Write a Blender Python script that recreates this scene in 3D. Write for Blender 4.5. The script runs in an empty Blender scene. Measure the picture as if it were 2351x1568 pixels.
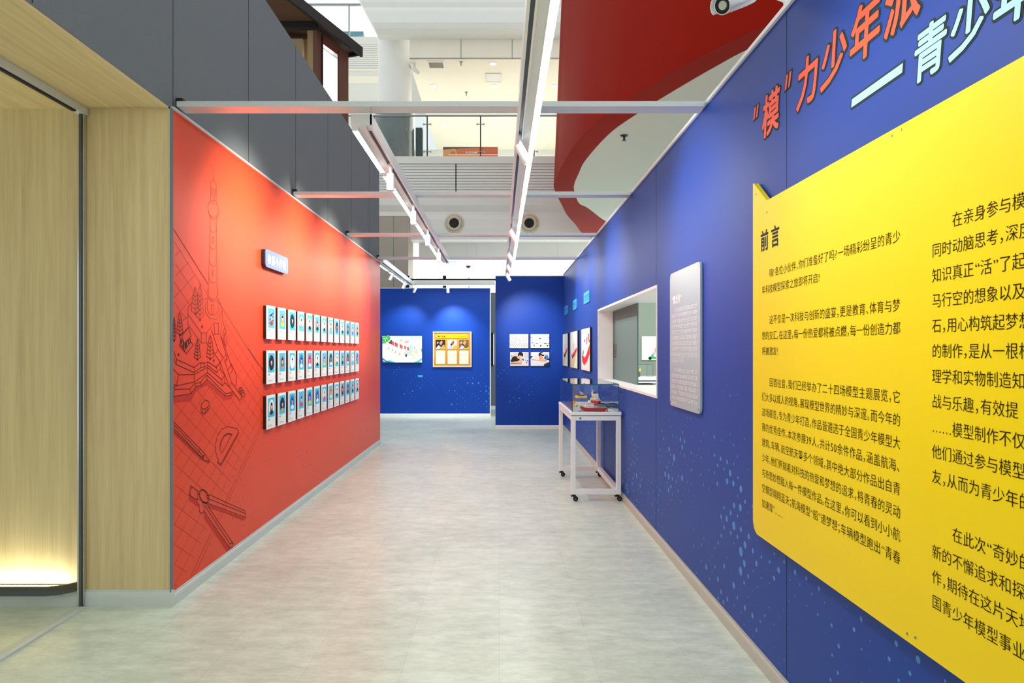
import bpy, bmesh, math, random
from mathutils import Vector, Matrix
S = bpy.context.scene
C = S.collection
R = math.radians

# ------------------------------------------------------------------ camera, world, exposure
cd = bpy.data.cameras.new('camera')
cam = bpy.data.objects.new('camera', cd)
C.objects.link(cam)
cam.location = (0, 0, 1.5)
cam.rotation_euler = (R(90), 0, 0)
cd.sensor_fit = 'HORIZONTAL'
cd.sensor_width = 36.0
cd.lens = 36.0 * 1560 / 2351
cd.shift_x = 29.0 / 2351
cd.shift_y = 22.0 / 2351
cd.clip_start = 0.02
cd.clip_end = 200
S.camera = cam

W = bpy.data.worlds.new('world')
S.world = W
W.use_nodes = True
W.node_tree.nodes['Background'].inputs[0].default_value = (0.94, 1.0, 0.985, 1)
W.node_tree.nodes['Background'].inputs[1].default_value = 0.86
S.view_settings.view_transform = 'Standard'
S.view_settings.look = 'None'
S.view_settings.exposure = 0.12
S.view_settings.gamma = 1.0
S.view_settings.use_curve_mapping = False


def light(name, kind, loc, target, energy, parent=None, color=(1, 1, 1), **kw):
    l = bpy.data.lights.new(name, kind)
    l.energy = energy
    l.color = color
    for k, v in kw.items():
        setattr(l, k, v)
    o = bpy.data.objects.new(name, l)
    C.objects.link(o)
    d = Vector(target) - Vector(loc)
    o.rotation_euler = d.to_track_quat('-Z', 'Y').to_euler()
    o.location = loc
    if parent:
        o.parent = parent
        o.location = Vector(loc) - parent.location
    return o


# area lamps added for the recessed lighting of the mall storeys behind the exhibition
light('ground_storey_light', 'AREA', (1.0, 26, 4.3), (1.0, 26, 0), 1500, shape='RECTANGLE', size=14, size_y=12)
light('gallery_storey_light', 'AREA', (0.5, 23, 9.35), (0.5, 23, 0), 310, color=(1, .96, .86), shape='RECTANGLE', size=9, size_y=6)
light('upper_storey_light', 'AREA', (-7, 28, 17.5), (-7, 28, 0), 900, shape='RECTANGLE', size=9, size_y=5)
light('side_room_fill', 'AREA', (3.4, 12.5, 3.6), (3.4, 14, 0), 150, shape='RECTANGLE', size=2.5, size_y=3)  # added unseen fill that brightens the room behind the window, no fitting there


# ------------------------------------------------------------------ helpers
def lin(c):
    return tuple((v / 255) / 12.92 if v / 255 <= .04045 else ((v / 255 + .055) / 1.055) ** 2.4 for v in c[:3])


def new_mat(name):
    m = bpy.data.materials.new(name)
    m.use_nodes = True
    nt = m.node_tree
    return m, nt, nt.nodes['Principled BSDF']


def node(nt, t, **kw):
    n = nt.nodes.new(t)
    for k, v in kw.items():
        if isinstance(k, str) and k.startswith('i_'):
            n.inputs[k[2:].replace('_', ' ')].default_value = v
        else:
            setattr(n, k, v)
    return n


def mixc(nt, fac, a, b):
    n = nt.nodes.new('ShaderNodeMix')
    n.data_type = 'RGBA'
    for sock, v in ((n.inputs[0], fac), (n.inputs[6], a), (n.inputs[7], b)):
        if isinstance(v, bpy.types.NodeSocket):
            nt.links.new(v, sock)
        elif isinstance(v, (int, float)):
            sock.default_value = v
        else:
            sock.default_value = (*v, 1)
    return n.outputs[2]


def math_n(nt, op, a, b=0.0, c=None, clamp=False):
    n = nt.nodes.new('ShaderNodeMath')
    n.operation = op
    n.use_clamp = clamp
    vals = [a, b] if c is None else [a, b, c]
    for i, v in enumerate(vals):
        if isinstance(v, bpy.types.NodeSocket):
            nt.links.new(v, n.inputs[i])
        else:
            n.inputs[i].default_value = v
    return n.outputs[0]


def coords(nt, scale=(1, 1, 1), rot=(0, 0, 0), kind='Object'):
    tc = nt.nodes.new('ShaderNodeTexCoord')
    mp = nt.nodes.new('ShaderNodeMapping')
    mp.inputs['Scale'].default_value = scale
    mp.inputs['Rotation'].default_value = rot
    nt.links.new(tc.outputs[kind], mp.inputs[0])
    return mp.outputs[0]


def noise(nt, vec, scale, detail=3, rough=.5):
    n = nt.nodes.new('ShaderNodeTexNoise')
    n.inputs['Scale'].default_value = scale
    n.inputs['Detail'].default_value = detail
    n.inputs['Roughness'].default_value = rough
    nt.links.new(vec, n.inputs['Vector'])
    return n.outputs[0]


def bump(nt, bsdf, h, strength=.2, dist=.01):
    b = nt.nodes.new('ShaderNodeBump')
    b.inputs['Strength'].default_value = strength
    b.inputs['Distance'].default_value = dist
    nt.links.new(h, b.inputs['Height'])
    nt.links.new(b.outputs[0], bsdf.inputs['Normal'])


def mat(name, rgb, rough=.5, metal=0.0, var=.05, scale=12, stretch=(1, 1, 1), spec=.5, bmp=0.0):
    m, nt, b = new_mat(name)
    c = lin(rgb)
    n = noise(nt, coords(nt, stretch), scale)
    nt.links.new(mixc(nt, n, tuple(v * (1 - var) for v in c), tuple(min(1, v * (1 + var)) for v in c)), b.inputs['Base Color'])
    b.inputs['Roughness'].default_value = rough
    b.inputs['Metallic'].default_value = metal
    b.inputs['Specular IOR Level'].default_value = spec
    if bmp:
        bump(nt, b, n, bmp, .004)
    return m


def emit(name, rgb, strength):
    m, nt, b = new_mat(name)
    n = noise(nt, coords(nt), 3)
    c = lin(rgb)
    nt.links.new(mixc(nt, n, tuple(v * .98 for v in c), c), b.inputs['Emission Color'])
    b.inputs['Base Color'].default_value = (*c, 1)
    b.inputs['Emission Strength'].default_value = strength
    return m


class Fr:
    """a drawing frame: origin, right, up; n points out of the surface"""
    def __init__(s, o, r, u):
        s.o, s.r, s.u = Vector(o), Vector(r), Vector(u)
        s.n = s.r.cross(s.u)

    def pt(s, a, b, c=0.0):
        return s.o + s.r * a + s.u * b + s.n * c


class MB:
    def __init__(s):
        s.v, s.f, s.m, s.c = [], [], [], []

    def face(s, pts, mi=0, col=(1, 1, 1)):
        k = len(s.v)
        s.v += [Vector(p) for p in pts]
        s.f.append(tuple(range(k, k + len(pts))))
        s.m.append(mi)
        s.c.append(col)

    def mesh(s, pts, faces, mi=0, col=(1, 1, 1)):
        k = len(s.v)
        s.v += [Vector(p) for p in pts]
        for f in faces:
            s.f.append(tuple(k + i for i in f))
            s.m.append(mi)
            s.c.append(col)

    def box(s, x0, x1, y0, y1, z0, z1, mi=0, col=(1, 1, 1)):
        p = [(x, y, z) for z in (z0, z1) for y in (y0, y1) for x in (x0, x1)]
        s.mesh(p, [(0, 2, 3, 1), (4, 5, 7, 6), (0, 1, 5, 4), (2, 6, 7, 3), (0, 4, 6, 2), (1, 3, 7, 5)], mi, col)

    def fbox(s, F, a0, a1, b0, b1, c0, c1, mi=0, col=(1, 1, 1)):
        p = [F.pt(a, b, c) for c in (c0, c1) for b in (b0, b1) for a in (a0, a1)]
        s.mesh(p, [(0, 2, 3, 1), (4, 5, 7, 6), (0, 1, 5, 4), (2, 6, 7, 3), (0, 4, 6, 2), (1, 3, 7, 5)], mi, col)

    def prism(s, F, pts, c0, c1, mi=0, side=None, col=(1, 1, 1)):
        n = len(pts)
        p = [F.pt(a, b, c0) for a, b in pts] + [F.pt(a, b, c1) for a, b in pts]
        s.mesh(p, [tuple(range(n, 2 * n))], mi, col)
        k = len(s.v) - 2 * n
        sm = mi if side is None else side
        for f in [tuple(range(n - 1, -1, -1))] + [(i, (i + 1) % n, n + (i + 1) % n, n + i) for i in range(n)]:
            s.f.append(tuple(k + i for i in f))
            s.m.append(sm)
            s.c.append(col)

    def flat(s, F, pts, c=.001, mi=0, col=(1, 1, 1)):
        s.face([F.pt(a, b, c) for a, b in pts], mi, col)

    def rect(s, F, a0, a1, b0, b1, c=.001, mi=0, col=(1, 1, 1)):
        s.flat(F, [(a0, b0), (a1, b0), (a1, b1), (a0, b1)], c, mi, col)

    def disc(s, F, a, b, ra, rb=None, c=.001, mi=0, col=(1, 1, 1), n=20, t0=0, t1=2 * math.pi):
        rb = rb or ra
        full = abs(t1 - t0 - 2 * math.pi) < 1e-6
        k = n if full else n + 1
        s.flat(F, [(a + ra * math.cos(t0 + (t1 - t0) * i / n), b + rb * math.sin(t0 + (t1 - t0) * i / n)) for i in range(k)], c, mi, col)

    def line(s, F, pts, w, c=.001, mi=0, col=(1, 1, 1)):
        for (a0, b0), (a1, b1) in zip(pts, pts[1:]):
            dx, dy = a1 - a0, b1 - b0
            l = math.hypot(dx, dy)
            if l < 1e-6:
                continue
            ex, ey = dx / l * w * .3, dy / l * w * .3
            nx, ny = -dy / l * w / 2, dx / l * w / 2
            s.flat(F, [(a0 - ex - nx, b0 - ey - ny), (a1 + ex - nx, b1 + ey - ny), (a1 + ex + nx, b1 + ey + ny), (a0 - ex + nx, b0 - ey + ny)], c, mi, col)

    def cyl(s, p0, p1, r0, r1=None, n=16, mi=0, cap=True, col=(1, 1, 1)):
        r1 = r0 if r1 is None else r1
        p0, p1 = Vector(p0), Vector(p1)
        d = (p1 - p0).normalized()
        u = d.orthogonal().normalized()
        w = d.cross(u)
        ring = lambda p, r: [p + (u * math.cos(2 * math.pi * i / n) + w * math.sin(2 * math.pi * i / n)) * r for i in range(n)]
        fs = [(i, (i + 1) % n, n + (i + 1) % n, n + i) for i in range(n)]
        if cap:
            fs += [tuple(range(n - 1, -1, -1)), tuple(range(n, 2 * n))]
        s.mesh(ring(p0, r0) + ring(p1, r1), fs, mi, col)

    def lathe(s, p, axis, prof, n=24, mi=0, col=(1, 1, 1)):
        p, d = Vector(p), Vector(axis).normalized()
        u = d.orthogonal().normalized()
        w = d.cross(u)
        k = len(s.v)
        for r, h in prof:
            s.v += [p + d * h + (u * math.cos(2 * math.pi * i / n) + w * math.sin(2 * math.pi * i / n)) * r for i in range(n)]
        for j in range(len(prof) - 1):
            for i in range(n):
                a, b = k + j * n + i, k + j * n + (i + 1) % n
                s.f.append((a, b, b + n, a + n))
                s.m.append(mi)
                s.c.append(col)

    def tube(s, path, r, n=10, mi=0):
        for a, b in zip(path, path[1:]):
            s.cyl(a, b, r, r, n, mi)

    def build(s, name, mats, parent=None, smooth=False, bevel=0.0, ink=False, kind=None, label=None):
        me = bpy.data.meshes.new(name)
        off = parent_world(parent) if parent else Vector((0, 0, 0))
        me.from_pydata([v - off for v in s.v], [], s.f)
        if not isinstance(mats, (list, tuple)):
            mats = [mats]
        for m in mats:
            me.materials.append(m)
        me.polygons.foreach_set('material_index', s.m)
        if smooth:
            me.polygons.foreach_set('use_smooth', [True] * len(s.f))
        if ink:
            at = me.color_attributes.new('ink', 'FLOAT_COLOR', 'CORNER')
            vals = []
            for p in me.polygons:
                c = s.c[p.index]
                vals += [*c, 1.0] * p.loop_total
            at.data.foreach_set('color', vals)
        o = bpy.data.objects.new(name, me)
        C.objects.link(o)
        if parent:
            o.parent = parent
        if bevel:
            bv = o.modifiers.new('bevel', 'BEVEL')
            bv.width = bevel
            bv.segments = 2
            bv.limit_method = 'ANGLE'
            bv.angle_limit = R(50)
        if smooth:
            me.set_sharp_from_angle(angle=R(40))
        if kind:
            o['kind'] = kind
        if label:
            o['label'] = label
        return o


def parent_world(p):
    v = Vector((0, 0, 0))
    while p:
        v += p.location
        p = p.parent
    return v


def thing(name, label, cat, loc=(0, 0, 0), group=None):
    o = bpy.data.objects.new(name, None)
    o.empty_display_size = .1
    C.objects.link(o)
    o.location = loc
    return tag(o, label, cat, group)


def tag(o, label, cat, group=None):
    o['label'] = label
    o['category'] = cat
    if group:
        o['group'] = group
    return o


def struct(mb, name, mats, parent=None, **kw):
    o = mb.build(name, mats, parent, **kw)
    if not parent:
        o['kind'] = 'structure'
    return o


def rrect(a0, a1, b0, b1, r, n=5):
    pts = []
    for cx, cy, t in ((a1 - r, b0 + r, -90), (a1 - r, b1 - r, 0), (a0 + r, b1 - r, 90), (a0 + r, b0 + r, 180)):
        pts += [(cx + r * math.cos(R(t + 90 * i / n)), cy + r * math.sin(R(t + 90 * i / n))) for i in range(n + 1)]
    return pts


# lettering: outlines of the built-in font, laid out character by character
_glyph = {}


def g_area(g):
    vs, fs = g
    return sum(abs(sum(vs[f[i - 1]][0] * vs[f[i]][1] - vs[f[i]][0] * vs[f[i - 1]][1] for i in range(len(f)))) for f in fs) / 2


def glyph(ch, off):
    if (ch, off) not in _glyph:
        cu = bpy.data.curves.new('glyph', 'FONT')
        cu.body = ch
        cu.size = 1
        cu.offset = off
        cu.resolution_u = 3
        o = bpy.data.objects.new('glyph', cu)
        C.objects.link(o)
        dg = bpy.context.evaluated_depsgraph_get()
        me = bpy.data.meshes.new_from_object(o.evaluated_get(dg))
        got = ([tuple(v.co[:2]) for v in me.vertices], [tuple(p.vertices) for p in me.polygons])
        if off:
            a0, a1 = g_area(glyph(ch, 0.0)), g_area(got)
            if not (.7 * a0 < a1 < a0 * 1.02):
                got = glyph(ch, 0.0)
        _glyph[(ch, off)] = got
        bpy.data.objects.remove(o)
        bpy.data.curves.remove(cu)
        bpy.data.meshes.remove(me)
    return _glyph[(ch, off)]


HALF = '，。、；：！？“”,!?;'


def adv(ch):
    if ch in '0123456789':
        return .56
    return .5 if ch in HALF else 1.0


def write(mb, F, s, a, b, size, fit=None, off=0.0, c=.001, mi=0, col=(1, 1, 1), shear=0.0, wid=1.0, track=0.0, bold=0.0):
    if bold:
        n_ = max(8, int(bold * 240))
        for i in range(n_):
            w_ = 2 * math.pi * i / n_
            write(mb, F, s, a + bold * size * math.cos(w_), b + bold * size * math.sin(w_), size, fit, 0.0, c + .00002 * i, mi, col, shear, wid, track)
        return
    """write s with its baseline starting at (a, b) of frame F"""
    tot = sum(adv(ch) + track for ch in s)
    k = wid if fit is None else fit / (tot * size)
    for ch in s:
        if ch != '\u3000':
            vs, fs = glyph(ch, off)
            dx = .06 if ch in '“”!?' else 0
            mb.mesh([F.pt(a + ((x + dx) * k * (1 if fit is None else min(k, 1.0) / k) + y * shear) * size, b + y * size, c) for x, y in vs], fs, mi, col)
        a += (adv(ch) + track) * size * k
    return a


def scribble(mb, F, a0, a1, b, h, seed, c=.001, mi=0, col=(1, 1, 1)):
    """a line of lettering too small to read: short strokes grouped like characters"""
    rr = random.Random(seed)
    a = a0
    while a < a1 - h * .5:
        w = h * .82
        for k in range(3):
            y = b + h * (.1 + .36 * k) + rr.uniform(-.04, .04) * h
            x0 = a + w * rr.uniform(0, .25)
            mb.rect(F, x0, a + w * rr.uniform(.7, 1), y, y + h * .16, c, mi, col)
        x = a + w * rr.uniform(.3, .6)
        mb.rect(F, x, x + h * .14, b, b + h * rr.uniform(.8, 1), c, mi, col)
        if rr.random() < .5:
            mb.rect(F, a, a + h * .13, b, b + h * .9, c, mi, col)
        a += h * (1.05 if rr.random() < .9 else 1.5)


# ------------------------------------------------------------------ materials
M = {}
M['white'] = mat('white paint', (244, 247, 247), .45)
M['mall_white'] = mat('white plaster', (238, 238, 234), .6, var=.03, scale=3)
M['mall_grey'] = mat('warm white plaster', (232, 231, 226), .6, var=.03, scale=3)
M['cream'] = mat('cream plaster', (250, 244, 228), .6, var=.02, scale=3)
M['white_metal'] = mat('white powder coated steel', (242, 247, 247), .35, var=.03)
M['alu'] = mat('pale aluminium', (218, 222, 220), .32, .15, var=.05, scale=30)
M['skirt'] = mat('grey aluminium skirting', (206, 214, 211), .42, .0, var=.06, scale=25, stretch=(1, .2, 1))
M['skirt_warm'] = mat('pale aluminium skirting', (188, 190, 180), .42, .0, var=.06, scale=25, stretch=(1, .2, 1))
M['grey_wall'] = mat('charcoal grey fabric board', (122, 130, 135), .9, var=.13, scale=160, spec=.1, bmp=.15)
M['grey_dark'] = mat('dark grey board', (104, 128, 128), .8, var=.08, scale=60, spec=.2)
M['grey_green'] = mat('greenish grey wall paint', (150, 162, 148), .8, var=.06, scale=20, spec=.2)
M['black'] = mat('matt black', (14, 15, 17), .6, var=.2)
M['black_gloss'] = mat('gloss black', (8, 9, 10), .15, var=.2)
M['rubber'] = mat('black rubber', (22, 22, 24), .7, var=.2)
M['chrome'] = mat('chrome', (205, 208, 210), .15, 1.0, var=.04)
M['steel'] = mat('brushed steel', (150, 156, 158), .3, .9, var=.06, scale=40)
M['dark_steel'] = mat('dark steel', (70, 76, 80), .35, .7, var=.08)
M['taupe'] = mat('taupe wall cladding', (172, 162, 148), .6, var=.05, scale=4)
M['stone'] = mat('polished grey stone', (92, 100, 98), .12, var=.28, scale=5, stretch=(1, 1, .6))
M['red_paint'] = mat('deep red paint', (146, 24, 8), .65, var=.07, scale=3, spec=.05)
M['soffit'] = mat('pale grey soffit', (206, 210, 200), .7, var=.02, scale=2)
M['yellow'] = mat('yellow acrylic board', (255, 222, 6), .42, var=.02, scale=3, spec=.25)
M['acrylic'] = mat('frosted pale acrylic', (172, 184, 190), .3, var=.02, scale=4)
M['cyan'] = mat('cyan acrylic', (70, 178, 226), .35, var=.04)
M['ice_blue'] = mat('pale blue acrylic', (72, 102, 172), .25, var=.03)
M['tan_slot'] = mat('tan plastic ring', (206, 196, 172), .5, var=.05)
M['bronze'] = mat('brown composite cladding', (112, 78, 62), .6, var=.08, scale=6)
M['tan_board'] = mat('tan board', (172, 142, 104), .65, var=.07, scale=8)
M['roof'] = mat('black roofing sheet', (30, 33, 36), .5, var=.12)
M['ink_black'] = mat('black print', (44, 30, 14), .8, var=.05, spec=.08)
M['slate'] = mat('slate print', (42, 58, 60), .7, var=.05, spec=.15)
M['title_red'] = mat('vermilion print', (246, 88, 52), .5, var=.02)
M['title_blue'] = mat('ice blue print', (170, 222, 242), .5, var=.02)
M['white_ink'] = mat('white print', (250, 252, 252), .5, var=.01)
M['led'] = emit('led diffuser', (252, 255, 246), 46)
M['led_soft'] = emit('downlight lens', (255, 252, 240), 6)
M['lens'] = emit('spotlight lens', (255, 252, 240), 8)
M['led_warm'] = emit('warm led strip', (255, 250, 222), 34)
M['lightbox'] = emit('lit window panel', (252, 252, 255), 1.3)
M['exit_green'] = emit('green sign face', (150, 240, 190), .9)
M['sand'] = mat('sand base', (216, 204, 168), .8, var=.15, scale=60)
M['ship_red'] = mat('red hull paint', (206, 28, 26), .3, var=.04)
M['ship_dark'] = mat('dark maroon paint', (92, 18, 24), .35, var=.06)
M['ship_white'] = mat('white model plastic', (240, 238, 228), .35, var=.03)
M['coral'] = mat('orange coral', (240, 150, 90), .6, var=.1)
M['deck_green'] = mat('dark green deck', (40, 72, 60), .5, var=.1)
M['felt'] = mat('grey display felt', (180, 186, 180), .9, var=.06, scale=80)
M['cork'] = None

m, nt, b = new_mat('printed ink')
at = node(nt, 'ShaderNodeVertexColor', layer_name='ink')
nz = noise(nt, coords(nt), 90)
nt.links.new(mixc(nt, math_n(nt, 'MULTIPLY', nz, .02), at.outputs[0], (.9, .9, .9)), b.inputs['Base Color'])
b.inputs['Roughness'].default_value = .6
b.inputs['Specular IOR Level'].default_value = .2
M['ink'] = m

m, nt, b = new_mat('screen image')
at = node(nt, 'ShaderNodeVertexColor', layer_name='ink')
nz = noise(nt, coords(nt), 60)
nt.links.new(mixc(nt, math_n(nt, 'MULTIPLY', nz, .08), at.outputs[0], (1, 1, 1)), b.inputs['Emission Color'])
b.inputs['Emission Strength'].default_value = 1.15
b.inputs['Base Color'].default_value = (.02, .02, .02, 1)
b.inputs['Roughness'].default_value = .15
M['screen'] = m

m, nt, b = new_mat('oak veneer')
v = coords(nt, (14, 14, .5))
n1 = noise(nt, v, 2.2, 6, .65)
n2 = noise(nt, coords(nt, (60, 60, 1.2)), 3, 3)
n3 = noise(nt, coords(nt, (3, 3, .15)), 1.6, 2)
f = math_n(nt, 'ADD', math_n(nt, 'MULTIPLY', n1, .55), math_n(nt, 'ADD', math_n(nt, 'MULTIPLY', n2, .25), math_n(nt, 'MULTIPLY', n3, .25)))
ramp = node(nt, 'ShaderNodeValToRGB')
ramp.color_ramp.elements[0].position = .34
ramp.color_ramp.elements[0].color = (*lin((200, 176, 126)), 1)
ramp.color_ramp.elements[1].position = .7
ramp.color_ramp.elements[1].color = (*lin((236, 216, 166)), 1)
nt.links.new(f, ramp.inputs[0])
nt.links.new(ramp.outputs[0], b.inputs['Base Color'])
b.inputs['Roughness'].default_value = .5
M['oak'] = m
m2 = m.copy()
m2.name = 'oak veneer laid crosswise'
for n_ in m2.node_tree.nodes:
    if n_.type == 'MAPPING':
        s_ = n_.inputs['Scale'].default_value
        n_.inputs['Scale'].default_value = (s_[0], s_[2], s_[1])
M['oak_soffit'] = m2

m, nt, b = new_mat('vinyl plank floor')
v = coords(nt, (1, 1, 1))
sw = node(nt, 'ShaderNodeMapping')
sw.inputs['Rotation'].default_value = (0, 0, R(90))
nt.links.new(v, sw.inputs[0])
br = node(nt, 'ShaderNodeTexBrick')
br.inputs['Scale'].default_value = 1
br.inputs['Mortar Size'].default_value = .0016
br.inputs['Brick Width'].default_value = .914
br.inputs['Row Height'].default_value = .457
br.inputs['Bias'].default_value = 0
br.inputs['Color1'].default_value = (.44, .44, .44, 1)
br.inputs['Color2'].default_value = (.56, .56, .56, 1)
br.inputs['Mortar'].default_value = (.2, .2, .2, 1)
nt.links.new(sw.outputs[0], br.inputs[0])
s1 = noise(nt, coords(nt, (3.4, 8, 1)), 1.5, 6, .66)
s2 = noise(nt, coords(nt, (11, 30, 1)), 1.5, 4, .65)
s3 = noise(nt, coords(nt, (1, 1.4, 1)), 1.1, 3)
f = math_n(nt, 'ADD', math_n(nt, 'MULTIPLY', s1, .6), math_n(nt, 'ADD', math_n(nt, 'MULTIPLY', s2, .32), math_n(nt, 'MULTIPLY', s3, .28)))
f = math_n(nt, 'ADD', f, math_n(nt, 'MULTIPLY', br.outputs[0], .34))
ramp = node(nt, 'ShaderNodeValToRGB')
ramp.color_ramp.elements[0].position = .46
ramp.color_ramp.elements[0].color = (*lin((164, 176, 162)), 1)
ramp.color_ramp.elements[1].position = .92
ramp.color_ramp.elements[1].color = (*lin((228, 240, 226)), 1)
nt.links.new(f, ramp.inputs[0])
nt.links.new(ramp.outputs[0], b.inputs['Base Color'])
b.inputs['Roughness'].default_value = .31
bump(nt, b, s1, .08, .003)
M['floor'] = m


def dotted_wall(name, base, dot, var, ztop, fade, cell, amount, rough):
    """printed board: plain colour with scattered halftone dots towards the bottom"""
    m, nt, b = new_mat(name)
    tc = node(nt, 'ShaderNodeTexCoord')
    sp = node(nt, 'ShaderNodeSeparateXYZ')
    nt.links.new(tc.outputs['Object'], sp.inputs[0])
    u = math_n(nt, 'ADD', sp.outputs[0], sp.outputs[1])
    cb = node(nt, 'ShaderNodeCombineXYZ')
    nt.links.new(u, cb.inputs[0])
    nt.links.new(sp.outputs[2], cb.inputs[1])
    mp = node(nt, 'ShaderNodeMapping')
    mp.inputs['Rotation'].default_value = (0, 0, R(45))
    nt.links.new(cb.outputs[0], mp.inputs[0])
    vo = node(nt, 'ShaderNodeTexVoronoi', voronoi_dimensions='2D')
    vo.inputs['Scale'].default_value = 1 / cell
    vo.inputs['Randomness'].default_value = .3
    nt.links.new(mp.outputs[0], vo.inputs['Vector'])
    sc = node(nt, 'ShaderNodeSeparateColor')
    nt.links.new(vo.outputs['Color'], sc.inputs[0])
    msk = noise(nt, cb.outputs[0], 1.1, 2)
    msk = math_n(nt, 'MULTIPLY', math_n(nt, 'SUBTRACT', msk, .40), 4.0, clamp=True)
    hz = math_n(nt, 'DIVIDE', math_n(nt, 'SUBTRACT', ztop, sp.outputs[2]), fade, clamp=True)
    rad = math_n(nt, 'MULTIPLY', math_n(nt, 'MULTIPLY', math_n(nt, 'POWER', sc.outputs[0], 1.6), amount), math_n(nt, 'MULTIPLY', msk, hz))
    on = math_n(nt, 'LESS_THAN', vo.outputs['Distance'], rad)
    nz = noise(nt, tc.outputs['Object'], 2.2, 3)
    c = lin(base)
    base_c = mixc(nt, nz, tuple(v * (1 - var) for v in c), tuple(v * (1 + var) for v in c))
    nt.links.new(mixc(nt, on, base_c, lin(dot)), b.inputs['Base Color'])
    b.inputs['Roughness'].default_value = rough
    b.inputs['Specular IOR Level'].default_value = .28
    b.inputs['Sheen Weight'].default_value = .03
    b.inputs['Sheen Roughness'].default_value = .45
    return m


M['blue'] = dotted_wall('blue printed board', (11, 62, 158), (74, 140, 220), .06, 1.5, .7, .075, .36, .5)
M['blue_deep'] = dotted_wall('deep blue printed board', (10, 66, 170), (60, 132, 220), .06, 1.4, .7, .085, .40, .5)
M['red'] = dotted_wall('vermilion printed board', (238, 70, 28), (208, 44, 16), .05, 1.1, .6, .07, .24, .42)

m, nt, b = new_mat('cork')
n1 = noise(nt, coords(nt), 120, 2)
nt.links.new(mixc(nt, n1, lin((176, 122, 52)), lin((214, 164, 84))), b.inputs['Base Color'])
b.inputs['Roughness'].default_value = .9
M['cork'] = m


def glass(name, tint, refl):
    m = bpy.data.materials.new(name)
    m.use_nodes = True
    nt = m.node_tree
    nt.nodes.clear()
    out = node(nt, 'ShaderNodeOutputMaterial')
    tr = node(nt, 'ShaderNodeBsdfTransparent')
    tr.inputs[0].default_value = (*tint, 1)
    gl = node(nt, 'ShaderNodeBsdfGlossy')
    gl.inputs['Roughness'].default_value = .02
    nz = noise(nt, coords(nt), 1.5, 1)
    nt.links.new(mixc(nt, nz, (.95, .98, 1), (1, 1, 1)), gl.inputs[0])
    ge = node(nt, 'ShaderNodeNewGeometry')
    dp = node(nt, 'ShaderNodeVectorMath', operation='DOT_PRODUCT')
    nt.links.new(ge.outputs['Normal'], dp.inputs[0])
    nt.links.new(ge.outputs['Incoming'], dp.inputs[1])
    k = math_n(nt, 'POWER', math_n(nt, 'SUBTRACT', 1.0, math_n(nt, 'ABSOLUTE', dp.outputs['Value']), clamp=True), 5.0)
    mx = node(nt, 'ShaderNodeMixShader')
    nt.links.new(math_n(nt, 'MULTIPLY', math_n(nt, 'MULTIPLY_ADD', k, .96, .04), refl, clamp=True), mx.inputs[0])
    nt.links.new(tr.outputs[0], mx.inputs[1])
    nt.links.new(gl.outputs[0], mx.inputs[2])
    nt.links.new(mx.outputs[0], out.inputs[0])
    return m


M['glass'] = glass('clear glass', (.985, .996, .994), 1.0)
M['glass_edge'] = mat('green glass edge', (26, 96, 92), .1, var=.1)
M['glass_rail'] = glass('balustrade glass', (.95, .98, .985), .6)

FL = Fr((-1.93, 0, 0), (0, 1, 0), (0, 0, 1))     # red wall: a = distance down the corridor, b = height
FR = Fr((1.243, 0, 0), (0, -1, 0), (0, 0, 1))    # blue right wall: a = minus the distance
FB = Fr((0, 15.47, 0), (1, 0, 0), (0, 0, 1))     # blue back wall
FE = Fr((0, 13.1, 0), (1, 0, 0), (0, 0, 1))      # blue end wall

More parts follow.
